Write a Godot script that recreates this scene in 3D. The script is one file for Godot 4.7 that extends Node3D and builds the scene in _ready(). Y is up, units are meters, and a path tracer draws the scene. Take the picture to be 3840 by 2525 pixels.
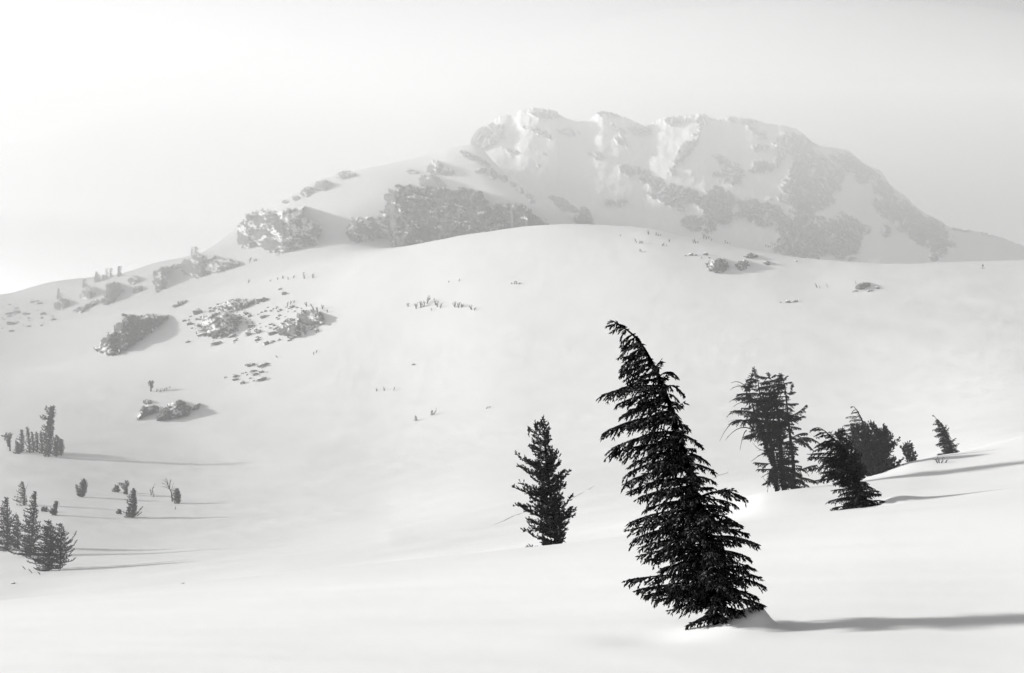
extends Node3D
# A snow valley in blowing snow: one wind-bent hemlock in front, krummholz behind it, rocks and a peak fading into the mist.

const F := 4712.0            # focal length of the lens in photo pixels (3840 x 2525)
const CX := 1920.0
const CY := 1262.5
const HORIZON := 1750.0
const EYE := 1.7

var cp: float
var sp: float
var used := {}
var M := {}
var tn := FastNoiseLite.new()
var tn2 := FastNoiseLite.new()

# ---------------------------------------------------------------- helpers
func ray(px: float, py: float) -> Vector3:
	var b := (CY - py) / F
	var w := cp - b * sp
	return Vector3((px - CX) / F / w, (b * cp + sp) / w, -1.0)

func at(px: float, py: float, d: float) -> Vector3:
	return Vector3(0, EYE, 0) + ray(px, py) * d

func row_of(h: float, d: float) -> float:        # photo row of a point of height h at depth d
	var t := (h - EYE) / d
	return CY - F * (t * cp - sp) / (cp + t * sp)

func numbered(called: String) -> String:
	var n: int = used.get(called, -1) + 1
	used[called] = n
	return called if n == 0 else "%s_%03d" % [called, n]

func tag(o: Node3D, label: String, category := "", group := "", kind := "") -> void:
	if label: o.set_meta("label", label)
	if category: o.set_meta("category", category)
	if group: o.set_meta("group", group)
	if kind: o.set_meta("kind", kind)

func thing(called: String, label: String, category: String, where: Vector3, group := "") -> Node3D:
	var o := Node3D.new()
	o.name = numbered(called)
	add_child(o)
	o.position = where
	tag(o, label, category, group)
	return o

func put(called: String, m: Mesh, mat: Material, parent: Node) -> MeshInstance3D:
	var o := MeshInstance3D.new()
	o.name = numbered(called) if parent == self else called
	o.mesh = m
	o.material_override = mat
	parent.add_child(o, true)
	return o

static func pchip(xs: PackedFloat64Array, ys: PackedFloat64Array, x: float) -> float:
	var n := xs.size()
	if x <= xs[0]: return ys[0]
	if x >= xs[n - 1]: return ys[n - 1]
	var i := 0
	while x > xs[i + 1]: i += 1
	var h := xs[i + 1] - xs[i]
	var m := (ys[i + 1] - ys[i]) / h
	var m0 := m
	var m1 := m
	if i > 0:
		var p := (ys[i] - ys[i - 1]) / (xs[i] - xs[i - 1])
		m0 = 0.0 if p * m <= 0 else 2.0 * p * m / (p + m)
	if i < n - 2:
		var q := (ys[i + 2] - ys[i + 1]) / (xs[i + 2] - xs[i + 1])
		m1 = 0.0 if q * m <= 0 else 2.0 * q * m / (q + m)
	var t := (x - xs[i]) / h
	return ys[i] * (1 + 2 * t) * (1 - t) * (1 - t) + m0 * h * t * (1 - t) * (1 - t) + ys[i + 1] * t * t * (3 - 2 * t) - m1 * h * t * t * (1 - t)

static func pairs(a: Array) -> Array:            # [x, y, x, y ...] -> [xs, ys]
	var xs := PackedFloat64Array()
	var ys := PackedFloat64Array()
	for i in a.size() / 2:
		xs.append(a[2 * i]); ys.append(a[2 * i + 1])
	return [xs, ys]

func grid_mesh(v: PackedVector3Array, nc: int, nr: int, col := PackedColorArray(), flip := false, keep := PackedByteArray()) -> ArrayMesh:
	var ix := PackedInt32Array()
	var nv := PackedVector3Array()
	nv.resize(v.size())
	for c in nc - 1:
		for r in nr - 1:
			var a := c * nr + r
			if keep.size() and not (keep[a] and keep[a + 1] and keep[a + nr] and keep[a + nr + 1]): continue
			var b := a + nr
			var fn := (v[b] - v[a]).cross(v[a + 1] - v[a]) + (v[b + 1] - v[b]).cross(v[a + 1] - v[b])
			if flip: fn = -fn
			nv[a] += fn; nv[b] += fn; nv[a + 1] += fn; nv[b + 1] += fn
			if flip: ix.append_array([a, b, a + 1, b, b + 1, a + 1])
			else: ix.append_array([a, a + 1, b, b, a + 1, b + 1])
	for i in nv.size():
		nv[i] = nv[i].normalized() if nv[i] != Vector3.ZERO else Vector3.UP
	return array_mesh(v, nv, ix, col)

func array_mesh(v: PackedVector3Array, n: PackedVector3Array, ix: PackedInt32Array, col := PackedColorArray()) -> ArrayMesh:
	var arr := []
	arr.resize(Mesh.ARRAY_MAX)
	arr[Mesh.ARRAY_VERTEX] = v
	arr[Mesh.ARRAY_NORMAL] = n
	arr[Mesh.ARRAY_INDEX] = ix
	if col.size(): arr[Mesh.ARRAY_COLOR] = col
	var m := ArrayMesh.new()
	m.add_surface_from_arrays(Mesh.PRIMITIVE_TRIANGLES, arr)
	return m

func noise(s: int, freq: float, octaves := 3, type := FastNoiseLite.TYPE_SIMPLEX_SMOOTH) -> FastNoiseLite:
	var n := FastNoiseLite.new()
	n.seed = s
	n.noise_type = type
	n.frequency = freq
	n.fractal_type = FastNoiseLite.FRACTAL_FBM if octaves > 1 else FastNoiseLite.FRACTAL_NONE
	n.fractal_octaves = octaves
	return n

# ---------------------------------------------------------------- the snow surface: rows of knots, each [column, depth, row] along the frame
var KN := [
	# in front of the camera
	[[-2600, 2, 5900], [1920, 2, 5750], [6500, 2, 5600]],
	[[-2600, 8, 3700], [0, 8, 3560], [1920, 8, 3430], [3840, 8, 3310], [6500, 8, 2500]],
	[[-2600, 15, 3150], [0, 15, 3020], [1920, 15, 2940], [3840, 15, 2880], [6500, 15, 2200]],
	[[-2600, 26, 2680], [0, 26, 2500], [1920, 26, 2408], [2640, 26, 2370], [3200, 26, 2346], [3840, 26, 2325], [6500, 26, 2060]],
	# crest of the near slope
	[[-2600, 60, 2480], [0, 60, 2257], [678, 60, 2189], [1371, 60, 2112], [1984, 60, 2052], [2387, 60, 2008], [2823, 60, 1956], [3307, 60, 1897], [3840, 60, 1831], [6500, 60, 1560]],
	[[-2600, 74, 2500], [0, 74, 2290], [1371, 74, 2135], [1984, 72, 2075], [2387, 72, 2030], [2823, 72, 1958], [3307, 72, 1901], [3840, 72, 1836], [6500, 72, 1560]],
	# second swell, to the right
	[[-2600, 112, 2480], [0, 112, 2330], [1371, 110, 2130], [1984, 105, 2034], [2240, 102, 1992], [2560, 98, 1931], [2720, 95, 1892], [2880, 92, 1848], [3200, 95, 1806], [3560, 108, 1715], [3840, 114, 1640], [6500, 115, 1260]],
	[[-2600, 142, 2400], [0, 140, 2228], [640, 140, 2160], [1371, 140, 2075], [1984, 140, 2002], [2240, 138, 1962], [2560, 135, 1908], [2880, 130, 1848], [3200, 130, 1806], [3560, 140, 1712], [3840, 145, 1640], [6500, 150, 1260]],
	[[-2600, 182, 2250], [0, 180, 2125], [640, 190, 2080], [1371, 200, 1985], [1984, 200, 1870], [2560, 200, 1800], [3200, 200, 1735], [3840, 200, 1610], [6500, 210, 1300]],
	[[-2600, 270, 1950], [0, 265, 1845], [640, 275, 1850], [1371, 285, 1780], [1984, 285, 1670], [2560, 280, 1600], [3200, 280, 1530], [3840, 280, 1420], [6500, 290, 1180]],
	[[-2600, 390, 1600], [0, 385, 1560], [640, 395, 1540], [1371, 400, 1420], [1984, 395, 1280], [2560, 385, 1225], [3200, 380, 1195], [3840, 375, 1180], [6500, 380, 1100]],
	# crest of the middle slope
	[[-2600, 520, 1420], [0, 520, 1330], [640, 525, 1190], [1280, 530, 985], [1490, 530, 938], [1800, 525, 880], [2130, 520, 850], [2400, 510, 864], [2600, 500, 900], [2850, 485, 950], [3060, 475, 982], [3300, 465, 998], [3688, 460, 1010], [3840, 460, 1014], [6500, 450, 1030]],
	[[-2600, 640, 1300], [0, 640, 1200], [640, 640, 1060], [1280, 640, 905], [1490, 650, 925], [1800, 650, 885], [2130, 640, 855], [2400, 640, 874], [2600, 640, 915], [2850, 620, 968], [3060, 610, 990], [3300, 600, 1002], [3688, 600, 1000], [3840, 600, 1000], [6500, 600, 980]],
	[[-2600, 720, 1220], [0, 720, 1130], [640, 740, 985], [1000, 740, 880], [1280, 750, 762], [1490, 760, 715], [1800, 770, 700], [2050, 770, 775], [2200, 760, 842], [2400, 760, 872], [2600, 760, 935], [2850, 740, 985], [3060, 740, 1000], [3300, 740, 990], [3840, 740, 985], [6500, 740, 950]],
	# skyline of the left ridge
	[[-2600, 800, 1190], [0, 800, 1109], [200, 800, 1062], [430, 800, 1034], [600, 810, 985], [740, 820, 955], [880, 830, 865], [1000, 840, 800], [1110, 850, 722], [1200, 860, 686], [1330, 870, 650], [1500, 880, 612], [1600, 890, 590], [1770, 900, 556], [1880, 890, 640], [1960, 880, 705], [2100, 870, 795], [2230, 860, 858], [2400, 860, 895], [2600, 860, 950], [3060, 860, 1010], [3840, 860, 985], [6500, 860, 950]],
	[[-2600, 900, 1230], [0, 900, 1170], [880, 920, 930], [1330, 950, 730], [1770, 960, 640], [1960, 960, 760], [2230, 960, 890], [2600, 960, 1020], [3840, 960, 1040], [6500, 960, 1000]],
	[[-2600, 1100, 1330], [0, 1100, 1270], [1330, 1100, 900], [1770, 1100, 880], [2230, 1100, 1000], [3840, 1100, 1100], [6500, 1100, 1100]],
	[[-2600, 1300, 1500], [6500, 1300, 1400]],
]
var BUMPS := []              # [world x, world z, radius along x, radius along z, height]
var PXS := PackedFloat64Array()
var DS := PackedFloat64Array()
var GROUND := PackedFloat32Array()   # photo row of the surface at [column][depth]
var GH := PackedFloat32Array()       # its height
var NR := 0

func column(px: float) -> Array:                 # depths and heights of the knots under one column
	var ds := PackedFloat64Array()
	var hs := PackedFloat64Array()
	for k in KN:
		var xs := PackedFloat64Array()
		var d := PackedFloat64Array()
		var y := PackedFloat64Array()
		for p in k:
			xs.append(p[0]); d.append(p[1]); y.append(p[2])
		var dd := pchip(xs, d, px)
		ds.append(dd)
		hs.append(EYE + ray(px, pchip(xs, y, px)).y * dd)
	return [ds, hs]

func drift(px: float, d: float, rx: float, rz: float, h: float) -> void:
	BUMPS.append([(px - CX) / F * d, -d, rx, rz, h])

func build_ground() -> void:
	# the snow piled up round the bent hemlock, and the hollow blown out behind it
	drift(2740, 25.9, 1.15, 0.6, 0.13)
	drift(2790, 26.2, 0.45, 0.34, 0.26)
	drift(2848, 26.3, 0.22, 0.34, 0.24)
	drift(2960, 26.3, 0.5, 0.7, -0.05)
	drift(2480, 25.4, 1.2, 0.7, -0.09)
	# behind the leaning hemlock and the bushy pine
	drift(3360, 62.0, 1.1, 1.6, 0.30)
	drift(3450, 63.0, 2.6, 1.8, 0.14)
	drift(3420, 100.0, 3.5, 3.0, 0.55)
	drift(3520, 104.0, 3.0, 3.0, 0.35)
	drift(3390, 108.0, 2.6, 2.2, -0.7)
	tn = noise(11, 1.0, 3)
	tn2 = noise(12, 1.0, 2)
	var x := -9000.0
	while x < 13000.0:
		PXS.append(x)
		x += 10.0 if x > -80 and x < 3920 else (130.0 if x > -1100 and x < 4900 else 300.0)
	var d := 2.0
	while d < 1199.0:
		DS.append(d)
		d *= 1.028 if d < 12.0 else (1.011 if d < 34.0 else (1.016 if d < 150 else (1.0085 if d < 600 else 1.012)))
	DS.append(1200.0)
	NR = DS.size()
	var nc := PXS.size()
	GROUND.resize(nc * NR)
	GH.resize(nc * NR)
	var v := PackedVector3Array()
	v.resize(nc * NR)
	for c in nc:
		var px := PXS[c]
		var col := column(px)
		var a := (px - CX) / F
		var xs: PackedFloat64Array = col[0]
		var ys: PackedFloat64Array = col[1]
		# tangents of this column once
		var n := xs.size()
		var ms := PackedFloat64Array()
		ms.resize(n)
		var sl := PackedFloat64Array()
		for i in n - 1: sl.append((ys[i + 1] - ys[i]) / (xs[i + 1] - xs[i]))
		ms[0] = sl[0]; ms[n - 1] = sl[n - 2]
		for i in range(1, n - 1):
			if i <= 4:                               # near by, where a kink would show, the plain mean
				var ha := xs[i] - xs[i - 1]
				var hb := xs[i + 1] - xs[i]
				ms[i] = (sl[i - 1] * hb + sl[i] * ha) / (ha + hb)
			else: ms[i] = 0.0 if sl[i - 1] * sl[i] <= 0 else 2.0 * sl[i - 1] * sl[i] / (sl[i - 1] + sl[i])
		var i := 0
		for r in NR:
			d = DS[r]
			while i < n - 2 and d > xs[i + 1]: i += 1
			var h := xs[i + 1] - xs[i]
			var t := clampf((d - xs[i]) / h, 0, 1)
			var u := 1.0 - t
			var y := ys[i] * (1 + 2 * t) * u * u + ms[i] * h * t * u * u + ys[i + 1] * t * t * (3 - 2 * t) - ms[i + 1] * h * t * t * u
			var wx := a * d
			y += relief(wx, d)
			for b in BUMPS:
				var ez: float = (-d - b[1]) / b[3]
				if absf(ez) < 3.0:
					var ex: float = (wx - b[0]) / b[2]
					if absf(ex) < 3.0: y += b[4] * exp(-ex * ex - ez * ez)
			var tt := (y - EYE) / d
			var b2 := (tt * cp - sp) / (cp + tt * sp)
			var k := c * NR + r
			GROUND[k] = CY - F * b2
			GH[k] = y
			v[k] = Vector3(a / (cp - b2 * sp) * d, y, -d)
	var g := put("snow_ground", grid_mesh(v, nc, NR), M.snow, self)
	tag(g, "smooth wind packed snow slopes of the valley", "", "", "structure")
	# the snow goes on beside and behind the camera
	var nx := 44
	var nz := 70
	var w := PackedVector3Array()
	for i in nx:
		var f := (i / (nx - 1.0) - 0.5) * 2.0
		var wx := f * absf(f) * 640.0
		for j in nz:
			var z := lerpf(520.0, -1150.0, pow(j / (nz - 1.0), 1.0))
			var y := 0.03 * maxf(z, 0.0) - 0.10 * wx * smoothstep(-60.0, 0.0, z) * 0.4
			if z < -2.0:
				var q := clampf(CX + wx / -z * F, PXS[0], PXS[PXS.size() - 1])
				y = GH[int(col_index(q)) * NR + clampi(DS.bsearch(-z), 0, NR - 1)]
				var inside := absf(wx) < 2.3 * -z
				y -= 6.0 + 0.02 * -z if inside else 1.0
			else: y -= 0.4
			w.append(Vector3(wx, y, z))
	var g2 := put("snow_field", grid_mesh(w, nx, nz), M.snow, self)
	tag(g2, "snow going on beside and behind the viewer", "", "", "structure")

func relief(x: float, d: float) -> float:        # drifts, wider and higher as they get farther
	var y := 0.0
	if d < 110.0:
		var near := smoothstep(0.0, 12.0, d)
		y += 0.045 * tn2.get_noise_2d(x * 0.05 - d * 0.02, d * 0.22 + x * 0.06) * near
		y += 0.008 * tn2.get_noise_2d(x * 0.22, d * 0.9 + x * 0.2) * near
		y += 0.0022 * tn2.get_noise_2d(x * 1.1 + 9.0, d * 3.0 + x * 0.5) * near
	y += 0.10 * tn2.get_noise_2d(x * 0.035 + 50.0, d * 0.07 - x * 0.01) * clampf(d / 60.0, 0, 2)
	if d > 90.0:
		var far := smoothstep(90.0, 300.0, d)
		y += 0.55 * tn.get_noise_2d(x * 0.010 + d * 0.003, d * 0.011 + 7.0) * far
		y += 0.12 * tn.get_noise_2d(x * 0.02 + d * 0.01, d * 0.09 + 31.0) * far
		# ribs cut by the wind, running up to the right
		var u := x * 0.94 + d * 0.34
		var w := d * 0.94 - x * 0.34
		var rib := 1.0 - absf(tn2.get_noise_2d(u * 0.016 + 3.0, w * 0.16))* 2.0
		y += 0.13 * rib * rib * far * (0.4 + 0.6 * smoothstep(-0.2, 0.4, tn2.get_noise_2d(x * 0.012 + 80.0, d * 0.012)))
	return y

func col_index(px: float) -> float:
	var lo := 0
	var hi := PXS.size() - 1
	if px <= PXS[0]: return 0.0
	if px >= PXS[hi]: return float(hi)
	while hi - lo > 1:
		var mid := (lo + hi) / 2
		if PXS[mid] <= px: lo = mid
		else: hi = mid
	return lo + (px - PXS[lo]) / (PXS[hi] - PXS[lo])

func ground_row(px: float, d: float) -> float:   # photo row of the snow under column px at depth d
	var c := col_index(px)
	var c0 := mini(int(c), PXS.size() - 2)
	var r := DS.bsearch(d)
	r = clampi(r - 1, 0, NR - 2)
	var t := clampf((d - DS[r]) / (DS[r + 1] - DS[r]), 0, 1)
	var k := c0 * NR + r
	var fc := c - c0
	return lerpf(lerpf(GROUND[k], GROUND[k + 1], t), lerpf(GROUND[k + NR], GROUND[k + NR + 1], t), fc)

func on_ground(px: float, d: float) -> Vector3:
	return at(px, ground_row(px, d), d)

func hit(px: float, py: float, from := 5.0) -> float:   # depth at which the line of sight meets the snow; else the depth of the skyline there
	var c := clampi(int(round(col_index(px))), 0, PXS.size() - 1)
	var best := 1e9
	var best_d := 800.0
	var last := 1e9
	for r in NR:
		if DS[r] < from: continue
		var g := GROUND[c * NR + r]
		if g <= py:
			if r == 0 or last > 1e8: return DS[r]
			return lerpf(DS[r - 1], DS[r], (last - py) / maxf(last - g, 1e-6))
		last = g
		if g < best:
			best = g; best_d = DS[r]
	return best_d

# ---------------------------------------------------------------- light, air and materials
const SUN_AZ := -1.58         # radians from the view direction, to the left
const SUN_EL := 0.28
const SUN_ENERGY := 1.6
const SUN_SIZE := 4.0
const HAZE := 0.0011
const EXPOSURE := 1.56

func sky_picture(sun_dir: Vector3) -> ImageTexture:
	var w := 512
	var h := 256
	var im := Image.create(w, h, false, Image.FORMAT_RGBF)
	var n := noise(5, 1.6, 4)
	for j in h:
		var el := PI * (0.5 - (j + 0.5) / h)
		for i in w:
			var az := TAU * (i + 0.5) / w
			var dir := Vector3(sin(az) * cos(el), sin(el), -cos(az) * cos(el))
			var th := rad_to_deg(acos(clampf(dir.dot(sun_dir), -1, 1)))
			var l := (0.22 + 0.72 / (1.0 + exp((th - 99.5) / 8.0)) + 0.8 * exp(-pow(th / 42.0, 2.0))) * (1.0 - 0.84 * smoothstep(0.05, 0.72, sin(el)))
			l *= 1.0 + 0.8 * exp(-pow(rad_to_deg(el) / 11.0, 2.0)) / (1.0 + exp((th - 98.0) / 7.0))
			l *= 1.0 + 0.05 * n.get_noise_3dv(dir * Vector3(1, 2.2, 1)) * smoothstep(0.02, 0.25, el)
			im.set_pixel(i, j, Color(l, l, l))
	return ImageTexture.create_from_image(im)

func mist(shape: int, where: Vector3, size: Vector3, density: float, tilt := 0.0) -> void:
	var f := FogVolume.new()
	f.name = numbered("mist")
	f.shape = shape
	f.size = size
	var m := FogMaterial.new()
	m.albedo = Color(1, 1, 1)
	m.density = density
	f.material = m
	f.position = where
	f.rotation.x = tilt
	add_child(f)
	tag(f, "snow blown into the air over the slopes", "", "", "stuff")

func build_mist() -> void:
	# a layer of drifting snow that follows the rise of the ground from the valley to the peak
	var a := deg_to_rad(15.5)
	var along_ := Vector3(0, sin(a), -cos(a))
	var up := Vector3(0, cos(a), sin(a))
	mist(RenderingServer.FOG_VOLUME_SHAPE_BOX, Vector3(0, -14.0, -34.0) + along_ * 620.0 + up * -10.0, Vector3(1500, 140, 1200), HAZE, a)
	# thicker drifts: over the left ridge, before the cliffs and round the summit
	mist(RenderingServer.FOG_VOLUME_SHAPE_ELLIPSOID, at(100, 1160, 600.0), Vector3(420, 80, 260), 0.0016)
	mist(RenderingServer.FOG_VOLUME_SHAPE_ELLIPSOID, at(1150, 800, 770.0), Vector3(420, 150, 150), 0.0012)
	mist(RenderingServer.FOG_VOLUME_SHAPE_ELLIPSOID, at(1150, 900, 640.0), Vector3(420, 130, 200), 0.0010)
	mist(RenderingServer.FOG_VOLUME_SHAPE_ELLIPSOID, at(3050, 470, 940.0), Vector3(620, 170, 280), 0.0015)

func plain(c: float, rough := 0.9) -> StandardMaterial3D:
	var m := StandardMaterial3D.new()
	m.albedo_color = Color(c, c, c).linear_to_srgb()
	m.roughness = rough
	m.metallic_specular = 0.25
	return m

func materials() -> void:
	M.snow = plain(0.70, 0.75)
	M.rock = plain(1.0, 0.95)
	M.rock.vertex_color_use_as_albedo = true
	M.leaf = plain(1.0, 0.8)
	M.leaf.vertex_color_use_as_albedo = true
	M.leaf.metallic_specular = 0.1
	M.dark = plain(0.03, 0.8)
	M.bark = plain(1.0, 0.95)
	M.bark.vertex_color_use_as_albedo = true
	M.bark.metallic_specular = 0.1

# ---------------------------------------------------------------- the peak
var SKYLINE := [1380, 760, 1500, 700, 1640, 620, 1758, 553, 1768, 520, 1790, 485, 1845, 455, 1870, 440, 1890, 433, 1930, 428, 1955, 412, 2005, 404, 2050, 410, 2090, 418, 2097, 432, 2130, 445, 2165, 455, 2210, 448, 2230, 430, 2260, 417, 2300, 424, 2345, 440, 2395, 462, 2420, 472, 2440, 465, 2490, 440, 2560, 433, 2640, 427, 2665, 440, 2700, 448, 2745, 437, 2800, 442, 2870, 460, 2980, 480, 3010, 500, 3040, 525, 3080, 548, 3170, 562, 3210, 585, 3250, 620, 3300, 640, 3345, 700, 3400, 740, 3440, 780, 3500, 815, 3530, 830, 3555, 850, 3600, 858, 3700, 875, 3840, 922, 4000, 970, 4400, 1030]
var FOOT := [1380, 780, 1600, 780, 1900, 830, 2200, 945, 2600, 985, 3000, 1030, 3840, 1040, 4400, 1060]
# bare rock on the face: centre, radii, turn in degrees, strength
var ROCKS := [
	[3010, 875, 92, 82, 0, 1.5], [3165, 875, 66, 76, 10, 1.5], [3100, 925, 80, 30, 0, 1.3],
	[2850, 790, 84, 50, 10, 1.4], [2905, 818, 50, 38, 0, 1.3], [3020, 715, 84, 75, 0, 1.4], [2995, 630, 34, 60, 0, 1.2], [3105, 670, 60, 75, 20, 1.0], [3070, 760, 60, 30, -20, 1.2],
	[2975, 530, 95, 45, 12, 1.0], [3050, 590, 90, 40, 40, 0.8], [3180, 600, 110, 34, 30, 0.85], [3300, 690, 80, 34, 50, 0.8],
	[3395, 800, 140, 46, 36, 1.4], [3480, 865, 90, 52, 40, 1.5], [3330, 775, 90, 36, 20, 1.0], [3235, 660, 40, 26, 20, 0.8], [3235, 850, 50, 18, 35, 0.8], [3320, 860, 26, 22, 40, 0.7],
	[2690, 750, 64, 62, 30, 1.4], [2715, 805, 34, 34, 0, 1.4], [2530, 715, 160, 30, 20, 0.95], [2610, 835, 60, 34, 10, 0.8], [2655, 845, 30, 30, 0, 1.0],
	[2585, 540, 115, 26, -58, 0.85], [2860, 622, 52, 24, -8, 1.1], [2855, 552, 40, 14, -10, 0.8], [2730, 640, 80, 60, 30, 0.5], [2700, 590, 60, 24, 40, 0.5], [2910, 600, 30, 60, 40, 0.7],
	[2780, 452, 70, 16, 8, 0.75], [2840, 490, 60, 18, 30, 0.6], [2640, 448, 34, 24, 0, 0.7], [2540, 450, 60, 18, 0, 0.5],
	[1838, 500, 80, 40, -24, 1.05], [1790, 525, 34, 36, -20, 1.0], [2040, 424, 68, 20, 6, 0.95], [1990, 478, 50, 14, 10, 0.55], [2040, 500, 40, 14, 30, 0.6], [2130, 490, 60, 20, 10, 0.42],
	[2270, 424, 60, 14, 6, 0.65], [2370, 480, 90, 26, 10, 0.7], [2330, 520, 50, 22, 40, 0.5], [2230, 575, 40, 24, 20, 0.45], [2370, 635, 66, 24, 8, 0.8], [2440, 672, 70, 26, 25, 0.9], [2480, 740, 100, 18, 25, 0.6],
	[1910, 560, 40, 12, 20, 0.45], [2010, 570, 46, 8, 15, 0.5], [2020, 618, 14, 6, 30, 0.6], [2300, 760, 60, 16, 10, 0.45], [2330, 748, 26, 12, 10, 0.6], [3600, 860, 60, 6, 10, 0.5], [3680, 872, 60, 6, 12, 0.45],
]
# ribs that stand out of the face: centre, radii, turn, metres towards the viewer
var RIBS := [
	[2990, 640, 90, 190, 0, 34], [3010, 870, 90, 90, 0, 30], [3165, 870, 66, 80, 0, 30], [2850, 800, 90, 70, 0, 22], [3400, 790, 200, 60, 38, 26], [3180, 590, 140, 60, 30, 14],
	[2690, 760, 80, 80, 0, 20], [2530, 715, 170, 45, 20, 12], [2585, 540, 130, 40, -58, 16], [1838, 500, 80, 50, -24, 18], [2040, 430, 80, 40, 0, 10], [2370, 480, 90, 40, 10, 8], [2860, 625, 60, 40, 0, 8],
	[2760, 620, 90, 200, 10, -10], [2770, 850, 60, 120, 0, -8], [2200, 600, 200, 160, 25, -14], [2060, 560, 120, 60, 30, 8],
]

func blob(e: Array, x: float, y: float) -> float:       # 1 at the centre of an ellipse, 0 on its edge, less outside
	var t := deg_to_rad(e[4])
	var dx: float = x - e[0]
	var dy: float = y - e[1]
	var u: float = (dx * cos(t) + dy * sin(t)) / e[2]
	var w: float = (-dx * sin(t) + dy * cos(t)) / e[3]
	return 1.0 - sqrt(u * u + w * w)

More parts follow.
